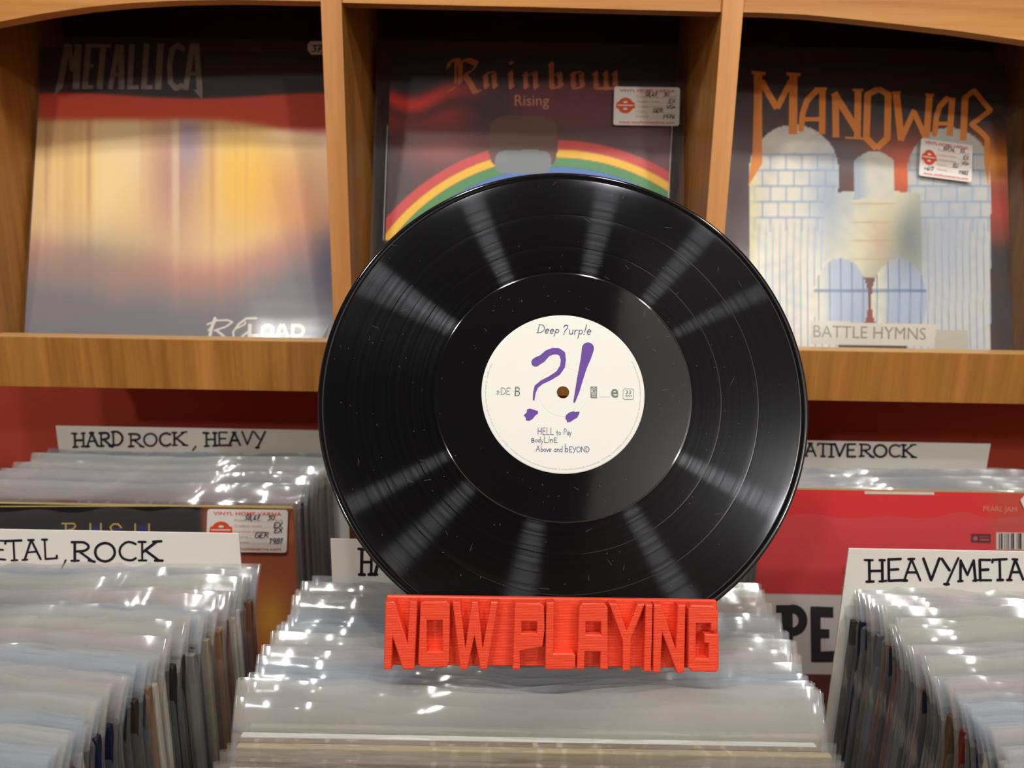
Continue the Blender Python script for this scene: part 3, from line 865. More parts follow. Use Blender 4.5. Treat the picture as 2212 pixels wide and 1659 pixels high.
# ------------------------------------------------------------------ price stickers
def sticker(quad, plane, parent, off, pen):
    """quad: the four pixel corners TL TR BR BL; printed layout is local (0..142, 0..82)"""
    (ax, ay), (bx, by), (cx, cy), (dx, dy) = quad
    def f(x, y):
        u, v = x / 142.0, y / 82.0
        return (ax * (1 - u) * (1 - v) + bx * u * (1 - v) + cx * u * v + dx * (1 - u) * v,
                ay * (1 - u) * (1 - v) + by * u * (1 - v) + cy * u * v + dy * (1 - u) * v)
    r = 5
    pts = []
    for cx_, cy_, a0 in ((142 - r, r, -90), (142 - r, 82 - r, 0), (r, 82 - r, 90), (r, r, 180)):
        pts += arc(cx_, cy_, r, r, a0, a0 + 90, 4)
    front = [plane.hit(*f(*p), off=off) for p in pts]
    backv = [p - plane.n * 0.0004 for p in front]
    n = len(pts)
    fs = [list(range(n)), list(range(2 * n - 1, n - 1, -1))] + [[i, n + i, n + (i + 1) % n, (i + 1) % n] for i in range(n)]
    st = mesh_obj('price_sticker', front + backv, fs, M_STICK, parent)
    p = Print()
    btext(p, 'VINYL HOME VARNA', (11, 11), (131, 11), 6.5, 0.008)
    btext(p, 'www.vinylhomevarna.com', (12, 78), (132, 78), 6.0, 0.006)
    p.dot((25, 40), 17, 20)
    p.poly([(6, 33), (44, 33), (46, 46), (4, 46)])
    p.xf(f).build('shop_print', plane, M_ORANGE, st, off + 0.0003)
    p = Print().dot((25, 33), 5, 10, 2.2).dot((25, 47), 5, 10, 2.2).bar((8, 39.5), (42, 39.5), 2.2)
    p.xf(f).build('emblem_light', plane, M_STICK, st, off + 0.0005)
    p = Print()
    for k, (txt, w) in enumerate((('Price:', 18), ('Condition media:', 50), ('Condition sleeve:', 52), ('Country:', 25), ('Released:', 28))):
        btext(p, txt, (48, 23 + k * 10.5), (48 + w, 23 + k * 10.5), 5)
        p.bar((50 + w, 23 + k * 10.5), (134, 23 + k * 10.5), 0.35)
    btext(p, 'EUR', (121, 22.5), (134, 22.5), 5)
    btext(p, 'лв/', (86, 22.5), (96, 22.5), 5)
    p.xf(f).build('form_print', plane, M_PEACH, st, off + 0.0003)
    p = Print()
    for txt, x, y, w, h in pen:
        stext(p, txt, (x, y), (x + w, y - 1), h, 1.25, 0.18)
    p.xf(f).build('handwriting', plane, M_PEN, st, off + 0.0006)
    return st
sticker([(1327, 187), (1469, 189), (1467, 272), (1325, 270)], COVP, disp[1][0], 0.0045,
        [('58,67', 66, 20, 26, 8), ('30', 106, 20, 13, 8), ('EX', 117, 34, 15, 8), ('VG+', 113, 46, 20, 8), ('GER', 84, 54, 22, 8), ('1976', 106, 67, 26, 8)])
sticker([(1990, 298), (2101, 314), (2099, 394), (1985, 379)], COVP, disp[2][0], 0.0050,
        [('107,56', 62, 20, 30, 8), ('55', 108, 20, 13, 8), ('EX', 117, 34, 15, 8), ('VG+', 113, 46, 20, 8), ('EU', 90, 54, 14, 8), ('1982', 106, 67, 26, 8), ('+6/3', 12, 68, 26, 8)])

# ------------------------------------------------------------------ record rack
RF = 0.594                                    # rack floor below the camera
rack = empty('record_rack', (0.03, 0.5, 0.0), 'brown wooden record rack holding the plastic-sleeved records below the shelf', 'rack')
RX = [-0.90, -0.545, -0.166, 0.207, 0.60, 0.98]
add_box('bottom_board', (RX[0], RX[-1], 0.10, 0.80, Zf(RF + 0.018), Zf(RF)), M_WOODR, rack)
add_box('front_board', (RX[0], RX[-1], 0.082, 0.10, Zf(RF + 0.02), Zf(0.47)), M_WOODR, rack)
add_box('back_board', (RX[0], RX[-1], 0.800, 0.816, Zf(RF + 0.02), Zf(0.33)), M_WOODR, rack)
for k, x in enumerate(RX):
    add_box('partition', (x - 0.006, x + 0.006, 0.10, 0.80, Zf(RF), Zf(0.43)), M_WOODR, rack)
for k in range(len(RX) - 1):
    add_box('row_divider', (RX[k] + 0.0062, RX[k + 1] - 0.0062, 0.528, 0.540, Zf(RF), Zf(0.40)), M_WOODR, rack)
for x in (RX[0] + 0.03, RX[-1] - 0.03):
    for y in (0.13, 0.77):
        add_box('leg', (x - 0.025, x + 0.025, y - 0.025, y + 0.025, 0, Zf(RF + 0.018)), M_WOODR, rack)

# ------------------------------------------------------------------ bagged records in the rack
BW = 0.325
SCOL = [0, 0.003, 0.008] + [0.02 + 0.96 * k / 38 for k in range(39)] + [0.992, 0.997, 1]
def bag_mesh(seed, top, flop, width=BW):
    """open-topped plastic bag: front and back sheet, loose wavy top that bends backwards"""
    r = np.random.RandomState(seed)
    nx, nz = 44, 10
    z0 = 0.286                                # here the loose part starts
    ph = (0.7, 2.1, 4.0, 1.0, 3.1, 5.0, 2.2, 0.4) + r.uniform(-0.18, 0.18, 8)
    fr = r.uniform(0.92, 1.08, 8)
    vs, fs = [], []
    for sheet in (0, 1):
        b = len(vs)
        for j in range(nz + 2):
            for i in range(nx + 1):
                s = SCOL[i]
                x = (s - 0.5) * width
                end = min(1.0, min(s, 1 - s) * 9)
                th = 0.0023 * min(1.0, min(s, 1 - s) * 160) ** 0.5
                sg = -1 if sheet == 0 else 1
                if j == 0:
                    vs.append((x, sg * th, 0.001)); continue
                t = (j - 1) / nz
                wob = 0.5 + 0.26 * math.sin(s * 8 * fr[0] + ph[0]) + 0.16 * math.sin(s * 17 * fr[1] + ph[1]) + 0.03 * math.sin(s * 41 * fr[2] + ph[2])
                ang = math.radians(flop * (0.35 + 0.9 * wob) * (1.0 if sheet else 0.82)) * t ** 0.8
                Lf = (top - z0) * t
                # bending backwards: length preserved approximately
                z = z0 + Lf * (math.sin(ang) / ang if ang > 1e-3 else 1)
                y = sg * th * (1 - 0.65 * t) + Lf * ((1 - math.cos(ang)) / ang if ang > 1e-3 else 0)
                y += 0.0014 * t * end * math.sin(s * 26 * fr[3 + sheet] + ph[3 + sheet]) + (0.0008 * end * math.sin(s * 50 * fr[5] + ph[5]) * t)
                y += 0.0008 * end * math.sin(t * 8.5 + 2.2 * math.sin(s * 5 + ph[7]) + ph[6]) * min(1, t * 3)
                z += 0.0012 * t * math.sin(s * 6 * fr[6] + ph[6])
                vs.append((x, y, z))
        for j in range(nz + 1):
            for i in range(nx):
                a = b + j * (nx + 1) + i
                q = [a, a + 1, a + nx + 2, a + nx + 1]
                fs.append(q if sheet == 0 else q[::-1])
    me = bpy.data.meshes.new('bag')
    me.from_pydata(vs, [], fs)
    me.materials.append((M_BAG, M_BAGB, M_BAG, M_BAGP, M_BAGB)[seed % 5])
    me.materials.append(M_BAGC)
    mi = []
    for sheet in (0, 1):
        for j in range(nz + 1):
            mi += [1 if j < 6 else 0] * nx
    me.polygons.foreach_set('material_index', mi)
    me.polygons.foreach_set('use_smooth', [True] * len(me.polygons))
    me.update()
    return me

def cov_mesh(th, h, w):
    """card cover with an open right side: two boards and a spine"""
    vs, fs = box_vf(-w / 2, w / 2, -th / 2, th / 2, 0, h, ch=min(0.0007, th / 4))
    me = bpy.data.meshes.new('cover')
    me.from_pydata([tuple(v) for v in vs], [], fs)
    me.materials.append(M_COVER)
    me.update()
    return me
COVS = [cov_mesh(t, h, w) for t, h, w in ((0.0038, 0.3115, 0.3125), (0.0036, 0.3125, 0.313), (0.0026, 0.310, 0.311), (0.0039, 0.314, 0.314), (0.0032, 0.3120, 0.312))]
BAGS = [bag_mesh(100 + k, 0.3275 + 0.0105 * ((k * 7) % 12) / 12.0, 38 + 8 * ((k * 5) % 12) / 12.0) for k in range(12)]
BAGN = [bag_mesh(200 + k, 0.3270 + 0.0105 * ((k * 7) % 12) / 12.0, 38 + 8 * ((k * 5) % 12) / 12.0, 0.3158) for k in range(12)]
BAGB = [bag_mesh(400 + k, 0.3235 + 0.008 * ((k * 7) % 12) / 12.0, 38 + 8 * ((k * 5) % 12) / 12.0, 0.3190) for k in range(12)]
BAGL = [bag_mesh(300 + k, 0.3160 + 0.001 * k, 8, 0.3210) for k in range(3)]

PALE = [(176, 172, 158), (150, 140, 118), (196, 190, 172), (120, 118, 112), (205, 205, 200)]
DARKC = [(30, 30, 36), (52, 42, 36), (24, 30, 52), (60, 54, 48), (88, 70, 48), (36, 36, 34), (100, 40, 30)]
MIX = PALE + DARKC + [(90, 92, 92), (130, 96, 70), (64, 74, 84)]

def record(x, y, yaw, cm, bm_, color, label, group, tilt=0.0, bagmat=None, flip=False):
    o = empty('record', (x, y, Zf(RF)), label, 'record', group)
    o.rotation_euler = (tilt, 0, yaw)
    c = bpy.data.objects.new('cover', cm); COL.objects.link(c); c.parent = o
    c.color = srgb(*color)
    b = bpy.data.objects.new('plastic_sleeve', bm_); COL.objects.link(b); b.parent = o
    if bagmat:
        b.material_slots[0].link = 'OBJECT'
        b.material_slots[0].material = bagmat
    return o

def interp(x, xs, ys):
    return float(np.interp(x, xs, ys))

def cname(c):
    r, g, b = c
    m, d = max(c), max(c) - min(c)
    if m < 62: return 'black' if d < 16 else ('navy' if b == m else 'dark brown')
    if d < 24: return 'grey' if m < 165 else ('pale grey' if d < 12 else 'cream')
    if b == m: return 'slate blue'
    return 'dark red' if g < 50 else ('brown' if m < 140 else 'tan')
def spines(y):
    return random.choice(BAGN)
def fill(y0, y1, pitch, edge, side, edgef, yawf, pal, label, group, bagf, jitx=0.0022):
    """side 'r': edgef gives x of the right bag edges, 'l': of the left ones, from back (y1) to front (y0)"""
    y = y1
    k = 0
    out = []
    while y > y0:
        yaw = math.radians(yawf(y))
        e = edgef(y) + random.uniform(-jitx, jitx) + (random.uniform(-0.004, 0.002) if random.random() < 0.15 else 0)
        s = -1 if side == 'r' else 1
        cx = e + s * BW / 2 * math.cos(yaw)
        cy = y + s * BW / 2 * math.sin(yaw)
        col = random.choice(pal(k, y))
        o = record(cx, cy, yaw, random.choice(COVS), bagf(y), col, (label.replace('record', 'record with %s spine' % cname(col), 1) if bagf is spines else label) if k else 'rearmost ' + label, group, random.uniform(-0.0010, 0.0004))
        out.append(o)
        y -= pitch * random.uniform(0.93, 1.10)
        k += 1
    return out

# middle front bin
mid = fill(0.285, 0.474, 0.0056, 0, 'l', lambda y: interp(y, (0.28, 0.32, 0.46, 0.48), (-0.150, -0.149, -0.145, -0.143)), lambda y: random.uniform(-0.15, 0.15),
     lambda k, y: [(160, 146, 116), (118, 102, 84), (172, 158, 126), (96, 86, 78)] if y < 0.345 else PALE + [(90, 86, 80)],
     'plastic-sleeved record packed in the middle front bin around the red sign', 'records in the middle front bin',
     lambda y: random.choice(BAGL) if y < 0.336 else random.choice(BAGS))
for o in mid:
    if o.location.y < 0.345:
        for ch in o.children:
            if ch.name.startswith('plastic'):
                ch.material_slots[0].link = 'OBJECT'; ch.material_slots[0].material = M_BAGC
# left front bin
fill(0.275, 0.490, 0.0052, 0, 'r', lambda y: interp(y, (0.28, 0.33, 0.36, 0.39, 0.429, 0.47, 0.50), (-0.216, -0.214, -0.211, -0.204, -0.192, -0.183, -0.180)),
     lambda y: interp(y, (0.28, 0.36, 0.43, 0.49), (-8.5, -7.5, -3.2, -0.8)) + random.uniform(-0.1, 0.1),
     lambda k, y: MIX + DARKC + [(50, 52, 56)] * 3 if y < 0.44 else PALE + [(110, 74, 56), (130, 96, 70)],
     'plastic-sleeved record in left front bin before METAL, ROCK card', 'records in the left front bin', spines)
# right front bin
fill(0.275, 0.472, 0.0054, 0, 'l', lambda y: interp(y, (0.28, 0.389, 0.44, 0.46, 0.479), (0.252, 0.251, 0.250, 0.2425, 0.236)),
     lambda y: interp(y, (0.28, 0.36, 0.43, 0.475), (9.0, 8.0, 4.0, 0.5)) + random.uniform(-0.1, 0.1),
     lambda k, y: DARKC + [(90, 92, 92), (180, 172, 150)],
     'plastic-sleeved record in right front bin before HEAVY METAL card', 'records in the right front bin', spines)
# left back bin (behind the dark front record)
fill(0.652, 0.762, 0.0052, 0, 'r', lambda y: interp(y, (0.65, 0.70, 0.77), (-0.196, -0.192, -0.186)),
     lambda y: random.uniform(-0.1, 0.1), lambda k, y: MIX, 'plastic-sleeved record packed in the left back bin before the HARD ROCK card', 'records in the left back bin', lambda y: random.choice(BAGB))
# right back bin
fill(0.672, 0.748, 0.0056, 0, 'l', lambda y: interp(y, (0.65, 0.77), (0.236, 0.240)),
     lambda y: random.uniform(-0.1, 0.1), lambda k, y: PALE + [(150, 80, 80)], 'plastic-sleeved record packed in the right back bin behind the red record', 'records in the right back bin', lambda y: random.choice(BAGB))
# corner of a record in the bin to the far left
record(-0.552 - BW / 2, 0.742, 0, COVS[1], BAGS[3], (60, 40, 34), 'plastic-sleeved record showing only its top corner at the far left, before the red wall', None)

# ------------------------------------------------------------------ the two readable records in the back bins
def up_plane(y):
    return Pl((0, y, ZC), (0, -1, 0))
def front_record(label, xl, xr, ytop_down, y, artf, name='record', n=170):
    t = empty('record', ((xl + xr) / 2, y, Zf(RF)), label, 'record')
    cov = cover_mesh('cover', xl, xr, RF - ytop_down - 0.0005, Vector((0, y, Zf(RF - 0.0005))), Vector((0, -1, 0)), Vector((0, 0, 1)), 0.004, artf, t, n, (190, 170, 110))
    return t, cov
RP = up_plane(0.640)
def art_dark(px, py):
    n = len(px)
    C = rgb((26, 26, 30), n)
    C = blend(C, (184, 88, 50), ss(425, 450, px))
    C = blend(C, (120, 72, 46), ss(1130, 1090, py) * ss(425, 450, px))
    C = blend(C, (250, 186, 60), blob(px, py, 585, 1350, 45, 80))
    C = blend(C, (226, 120, 50), blob(px, py, 560, 1430, 60, 70) * 0.7)
    return C
xr = RP.hit(632, 1100).x
t_rush, cov_rush = front_record('dark record with gold lettering, orange glow and white price sticker, front of left back bin', xr - 0.313, xr, 0.6 * 0 + ZC - RP.hit(300, 1093).z, 0.640, art_dark)
pr = Print()
def gl(xc, parts):
    for p in parts:
        pr.line([(xc + q[0], q[1]) for q in p], 3.2, joint=True)
gl(0, [[(134, 1131), (160, 1131), (163, 1137), (158, 1143), (142, 1146), (142, 1180)], [(142, 1131), (142, 1180)], [(150, 1146), (166, 1180)]])
gl(0, [[(195, 1131), (195, 1172), (203, 1180), (212, 1180), (218, 1172), (218, 1131)]])
gl(0, [[(262, 1140), (255, 1132), (245, 1132), (238, 1139), (244, 1150), (258, 1158), (262, 1170), (250, 1180), (238, 1174)]])
gl(0, [[(292, 1132), (292, 1180)], [(322, 1132), (322, 1180)], [(292, 1154), (322, 1154)]])
pr.build('lettering', RP, plain('gold_print', srgb(214, 180, 70), 0.4, 0.4), cov_rush, 0.0005)
pr = Print()
for a, b_ in (((145, 1136), (145, 1184)), ((203, 1136), (203, 1180)), ((250, 1140), (250, 1180)), ((307, 1136), (307, 1184))):
    pr.bar(a, b_, 26)
pr.build('lettering_shadow', RP, plain('blue_print', srgb(26, 44, 110), 0.5, 0.3), cov_rush, 0.0002)
pr = Print().bar((0, 1094), (440, 1092.5), 2.2).bar((440, 1092.5), (630, 1094), 3.0)
pr.build('gold_edge', RP, plain('pale_gold_edge', srgb(206, 188, 120), 0.4, 0.4), cov_rush, 0.0004)
sticker([(448, 1100), (622, 1102), (619, 1194), (445, 1192)], RP, t_rush, 0.0030,
        [('58,67', 66, 20, 26, 9), ('30', 106, 20, 13, 9), ('EX', 117, 34, 15, 9), ('EX', 118, 44, 15, 9), ('GER', 84, 54, 25, 10), ('1981', 110, 65, 24, 10)])
# its bag: clear, edge just outside the cover
film_sheet_args = None
def flat_bag(parent, xl, xr, y, z0, z1, mat, seed):
    r = np.random.RandomState(seed); ph = r.rand(4) * 6
    nx, nz = 40, 12
    vs, fs = [], []
    for sg in (-1, 1):
        b = len(vs)
        for j in range(nz + 1):
            zz = z0 + (z1 - z0) * ((j / nz) ** 0.35 if j else 0)
            for i in range(nx + 1):
                s = i / nx
                e = min(1, min(s, 1 - s) * 30)
                t = max(0, (zz - (z1 - 0.03)) / 0.03)
                yy = y + sg * (0.0024 * e * (1 - 0.6 * t)) + t * t * (0.006 + 0.003 * math.sin(9 * s + ph[0])) + 0.001 * t * math.sin(30 * s + ph[1])
                vs.append((xl + (xr - xl) * s, yy, zz))
        for j in range(nz):
            for i in range(nx):
                a = b + j * (nx + 1) + i
                fs.append([a, a + 1, a + nx + 2, a + nx + 1])
    return mesh_obj('plastic_sleeve', vs, fs, mat, parent, smooth=True)
flat_bag(t_rush, xr - 0.320, xr + 0.006, 0.6415, Zf(RF - 0.001), Zf(0.2605), M_WRAP, 4)

PP = up_plane(0.655)
def art_red(px, py):
    n = len(px)
    C = rgb((230, 62, 68), n)
    C = blend(C, (196, 92, 74), ss(2110, 2170, px) * ss(1250, 1100, py) * 0.7)
    C = blend(C, (236, 232, 226), (py > 1284 + (px - 1650) * 0.012).astype(float))
    C = blend(C, (112, 46, 38), (py > 1454 + (px - 1650) * 0.012).astype(float))  # front bin's cast shadow painted into the colour below the white band
    return C
xl = PP.hit(1639, 1200).x
t_pj, cov_pj = front_record('red record with white band and big black letters, front of right back bin', xl, xl + 0.313, ZC - PP.hit(1900, 1060).z, 0.655, art_red, n=200)
pr = Print()
c8 = crop(1200, 1050, 2.724)
def slab(pts): pr.poly([c8(*p) for p in pts])
slab([(1298, 700), (1400, 700), (1400, 748), (1298, 745)]); slab([(1330, 700), (1395, 700), (1400, 1035), (1335, 1035)])
pr.line([c8(*p) for p in [(1390, 722)] + arc(1395, 790, 62, 68, -80, 80, 10) + [(1390, 858)]], 52 / 2.724, joint=True)
slab([(1500, 708), (1560, 708), (1562, 1035), (1505, 1035)]); slab([(1500, 708), (1635, 712), (1635, 775), (1500, 770)]); slab([(1505, 840), (1612, 842), (1612, 895), (1505, 895)]); slab([(1505, 975), (1650, 970), (1650, 1036), (1505, 1036)])
slab([(1690, 712), (1790, 712), (1790, 770), (1690, 770)]); slab([(1680, 1036), (1740, 770), (1800, 770), (1730, 1036)]); slab([(1790, 712), (1860, 712), (1900, 1036), (1840, 1036)]); slab([(1720, 900), (1860, 900), (1860, 950), (1710, 950)])
pr.build('lettering', PP, M_BLACKP, cov_pj, 0.0004)
pr = btext(Print(), 'PEARL JAM', (2124, 1104), (2196, 1106), 11)
pr.build('lettering', PP, plain('pale_pink_print', srgb(232, 150, 136), 0.5, 0.3), cov_pj, 0.0004)
pr = Print().poly([(2098, 1153), (2140, 1153.5), (2140, 1173), (2098, 1172)])
btext(pr, 'L', (1821, 1237), (1826, 1237), 12)
pr.build('emblem', PP, plain('brown_print', srgb(104, 40, 40), 0.5, 0.3), cov_pj, 0.0004)
pr = Print().bar((2116, 1160), (2136, 1160), 3).bar((2116, 1166), (2136, 1166), 3).dot((2107, 1163), 5)
pr.build('emblem_light', PP, plain('dusty_pink_print', srgb(180, 110, 108), 0.5, 0.3), cov_pj, 0.0006)
pr = Print().poly([(2152, 1150), (2240, 1151.5), (2240, 1188), (2152, 1187)]).bar((1868, 1064), (2018, 1066), 6)
pr.build('white_print', PP, M_WHITEP, cov_pj, 0.0004)
pr = Print()
x = 2159
while x < 2236:
    w = random.choice((1, 1, 2, 3)); pr.bar((x, 1152), (x, 1186), w * 1.1); x += w + random.choice((2, 3, 3, 5))
pr.build('barcode', PP, M_BLACKP, cov_pj, 0.0006)
pr = Print().poly([(2204, 1080), (2216, 1066), (2240, 1064), (2240, 1098), (2212, 1098)])
pr.build('white_tag', PP, M_STICK, t_pj, 0.0012)
flat_bag(t_pj, xl - 0.006, xl + 0.320, 0.6568, Zf(RF - 0.001), Zf(0.2560), M_WRAP, 8)

# ------------------------------------------------------------------ divider cards
def card(name_label, y, xl, xr, zt, zb, texts, mat=M_CARD, w=3.6):
    """white plastic card standing at the back of a bin, lettered with a marker"""
    vs, fs = box_vf(xl, xr, y - 0.0006, y + 0.0006, zb, zt, ch=0.0003)
    base = ((xl + xr) / 2, y, zb)
    o = mesh_obj('divider_card', vs, fs, mat, loc=base)
    tag(o, name_label, 'divider card')
    P = up_plane(y - 0.0006)
    pr = Print()
    for txt, p0, p1, cap, wd in texts:
        stext(pr, txt, p0, p1, cap, wd, 0.0, True, 0.03)
    ob = pr.build('lettering', P, M_INK, o, 0.0002)
    return o
def cx(y, px, py): return up_plane(y).hit(px, py).x
def cz(y, px, py): return up_plane(y).hit(px, py).z
y = 0.770
card('white card lettered HARD ROCK, HEAVY at the back of the left back bin', y, cx(y, 121, 923), cx(y, 121, 923) + 0.315, cz(y, 400, 924), Zf(RF),
     [('HARD', (158, 966), (268, 962), 29, 4.8), ('ROCK', (278, 964), (402, 962), 27, 4.4), (',', (414, 966), (432, 966), 26, 4.4), ('HEAVY', (442, 963), (574, 960), 28, 4.6)])
y = 0.758
x1 = cx(y, 2140, 957)
card('white card lettered ALTERNATIVE ROCK at the back of the right back bin', y, x1 - 0.325, x1, cz(y, 1900, 954), Zf(RF),
     [('ALTERN', (1560, 982), (1738, 985), 27, 4.4), ('ATIVE', (1738, 985), (1850, 987), 27, 4.4), ('ROCK', (1856, 986), (1976, 988), 26, 4.4)])
y = 0.500
x1 = cx(y, 517, 1159)
card('white card lettered METAL, ROCK at the back of the left front bin', y, x1 - 0.322, x1, cz(y, 300, 1148), Zf(RF),
     [('HEAVY', (-225, 1202), (-75, 1204), 40, 4.5), ('ME', (-62, 1204), (14, 1208), 40, 4.5), ('TAL', (12, 1212), (126, 1206), 42, 4.6), (',', (128, 1210), (156, 1211), 72, 4.2), ('ROCK', (154, 1212), (346, 1211), 40, 5.2)])
y = 0.484
x0 = cx(y, 714, 1165)
card('white card with partly hidden lettering, behind the black disc in the middle front bin', y, x0, x0 + 0.285, cz(y, 760, 1164), Zf(RF),
     [('HARD', (776, 1240), (900, 1242), 54, 6.5), ('ROCK', (930, 1242), (1080, 1244), 54, 6.5)])
y = 0.480
x0 = cx(y, 1833, 1184)
card('white card lettered HEAVY METAL at the back of the right front bin', y, x0, x0 + 0.325, cz(y, 2000, 1187), Zf(RF),
     [('HEAVY', (1872, 1256), (2072, 1253), 46, 5.6), ('META', (2070, 1256), (2215, 1252), 44, 5.6), ('L', (2218, 1252), (2250, 1252), 44, 5.6)])

# ------------------------------------------------------------------ red NOW PLAYING stand
SN = -AF                                       # the face lies back, square to the view
sd = 0.402
SF = Pl(CAM + AF * sd, SN)                     # front of the letters
SPL = Pl(CAM + AF * (sd + 0.0075), SN)         # front of the back plate
cs = crop(820, 1260, 2.949)
def prism(polys, plane, depth, ch, name, parent):
    vs, fs = [], []
    for q in polys:
        n = len(q)
        pts = [plane.hit(*p) for p in q]
        c = sum(pts, Vector()) / n
        # inset of the front face
        def inset(d):
            res = []
            for i in range(n):
                p0, p1, p2 = pts[i - 1], pts[i], pts[(i + 1) % n]
                e1, e2 = (p1 - p0).normalized(), (p2 - p1).normalized()
                n1, n2 = e1.cross(plane.n), e2.cross(plane.n)
                if (c - p1).dot(n1) < 0 and (c - p0).dot(n1) < 0: n1 = -n1
                if (c - p1).dot(n2) < 0 and (c - p2).dot(n2) < 0: n2 = -n2
                m = n1 + n2
                k = m.length_squared
                res.append(p1 + (m * (2 * d / k) if k > 0.4 else n1 * d))
            return res
        fr_ = inset(ch)
        b = len(vs)
        vs += fr_ + [p - plane.n * ch for p in pts] + [p - plane.n * depth for p in pts]
        fs.append(list(range(b, b + n)))
        for r in (0, 1):
            for i in range(n):
                j = (i + 1) % n
                fs.append([b + r * n + i, b + (r + 1) * n + i, b + (r + 1) * n + j, b + r * n + j])
    ob = mesh_obj(name, vs, fs, M_SIGN, parent)
    bm = bmesh.new(); bm.from_mesh(ob.data); bmesh.ops.recalc_face_normals(bm, faces=bm.faces); bm.to_mesh(ob.data); bm.free()
    return ob
s0 = SPL.hit(1190, 1445)
sign = empty('record_stand', s0, 'red 3D-printed stand reading NOW PLAYING, lying on the plastic-sleeved records', 'stand')
# back plate with rounded corners
pl = [cs(*p) for p in [(44, 86), (52, 80), (2140, 110), (2152, 120), (2160, 530), (2152, 542), (42, 522), (34, 514)]]
prism([pl], SPL, 0.003, 0.0006, 'back_plate', sign)
LET = [
 [[(38, 125), (95, 118), (178, 395), (192, 118), (238, 118), (218, 548), (150, 548), (80, 335), (72, 548), (28, 548)]],
 [[(262, 130), (280, 118), (428, 118), (445, 140), (441, 500), (425, 534), (262, 536), (246, 510)], [(298, 235), (402, 235), (400, 438), (300, 438)]],
 [[(466, 122), (512, 122), (545, 430), (588, 122), (626, 122), (655, 430), (710, 122), (754, 122), (682, 548), (642, 548), (604, 330), (556, 548), (514, 548)]],
 [[(862, 128), (1022, 128), (1046, 150), (1050, 300), (1036, 405), (892, 432), (892, 548), (848, 548)], [(902, 245), (1004, 245), (1002, 322), (902, 322)]],
 [[(1064, 125), (1110, 125), (1106, 450), (1232, 450), (1246, 462), (1246, 534), (1230, 548), (1056, 548)]],
 [[(1290, 130), (1432, 130), (1452, 160), (1452, 548), (1406, 548), (1408, 436), (1306, 436), (1302, 548), (1258, 548), (1272, 160)], [(1312, 246), (1412, 246), (1412, 330), (1312, 330)]],
 [[(1464, 132), (1512, 132), (1575, 310), (1645, 136), (1688, 136), (1600, 360), (1594, 556), (1550, 556), (1550, 370)]],
 [[(1696, 140), (1738, 140), (1728, 562), (1684, 562)]],
 [[(1750, 138), (1792, 138), (1888, 430), (1902, 140), (1948, 142), (1940, 572), (1896, 572), (1800, 310), (1786, 568), (1744, 568)]],
 [[(1984, 142), (2130, 145), (2158, 190), (2150, 300), (2112, 300), (2112, 256), (2016, 256), (2012, 480), (2096, 482), (2098, 385), (2070, 380), (2072, 326), (2160, 330), (2160, 545), (2145, 566), (1990, 562), (1968, 535), (1970, 165)]],
]
for outl in LET:
    cu = bpy.data.curves.new('letter', 'CURVE')
    cu.dimensions = '2D'; cu.fill_mode = 'BOTH'; cu.extrude = 0.0031; cu.bevel_depth = 0.0008; cu.bevel_resolution = 2; cu.offset = -0.0006
    for ring in outl:
        sp = cu.splines.new('POLY'); sp.points.add(len(ring) - 1); sp.use_cyclic_u = True
        for pt, q in zip(sp.points, ring):
            d = SF.hit(*cs(*q)) - SF.o
            pt.co = (d.dot(AR), d.dot(AU), 0, 1)
    o = bpy.data.objects.new('letter', cu)
    me = bpy.data.meshes.new_from_object(o)
    bpy.data.objects.remove(o); bpy.data.curves.remove(cu)
    vs = [SF.o - SF.n * 0.0039 + AR * v.co.x + AU * v.co.y + SF.n * v.co.z for v in me.vertices]
    mesh_obj('letter', vs, [list(f.vertices) for f in me.polygons], M_SIGN, sign)
    bpy.data.meshes.remove(me)
# DISC placement -----------------------------------------------------
DT = math.radians(28)
DR = 0.1495
DC = CAM + ray(1216, 848) * 0.452
DV = Vector((0, math.sin(DT), math.cos(DT)))
DN = Vector((0, -math.cos(DT), math.sin(DT)))
DU = Vector((1, 0, 0))
foot = DC - DV * DR
# trough: base plate under the disc and a rear support lying against its back
xa, xb = SPL.hit(*cs(44, 300)).x, SPL.hit(*cs(2150, 300)).x
zb = foot.z - 0.0008
rx0, rx1 = xa + 0.004, xb - 0.004
yf = SPL.hit(*cs(1100, 520)).y
vs, fs = box_vf(rx0, rx1, yf + 0.004, foot.y + 0.020, zb - 0.0035, zb - 0.0003, ch=0.0008)
mesh_obj('base_plate', vs, fs, M_SIGN, sign)
bk = []
for s_, t_ in ((0.0, 0.0018), (0.0, 0.0058), (0.045, 0.0058), (0.045, 0.0018)):
    p = foot + DV * s_ - DN * t_
    bk.append(p)
vs = []
for x in (rx0 + 0.03, rx1 - 0.03):
    vs += [(x, p.y, p.z) for p in bk]
mesh_obj('rear_support', vs, [[0, 1, 2, 3], [7, 6, 5, 4], [0, 4, 5, 1], [1, 5, 6, 2], [2, 6, 7, 3], [3, 7, 4, 0]], M_SIGN, sign)

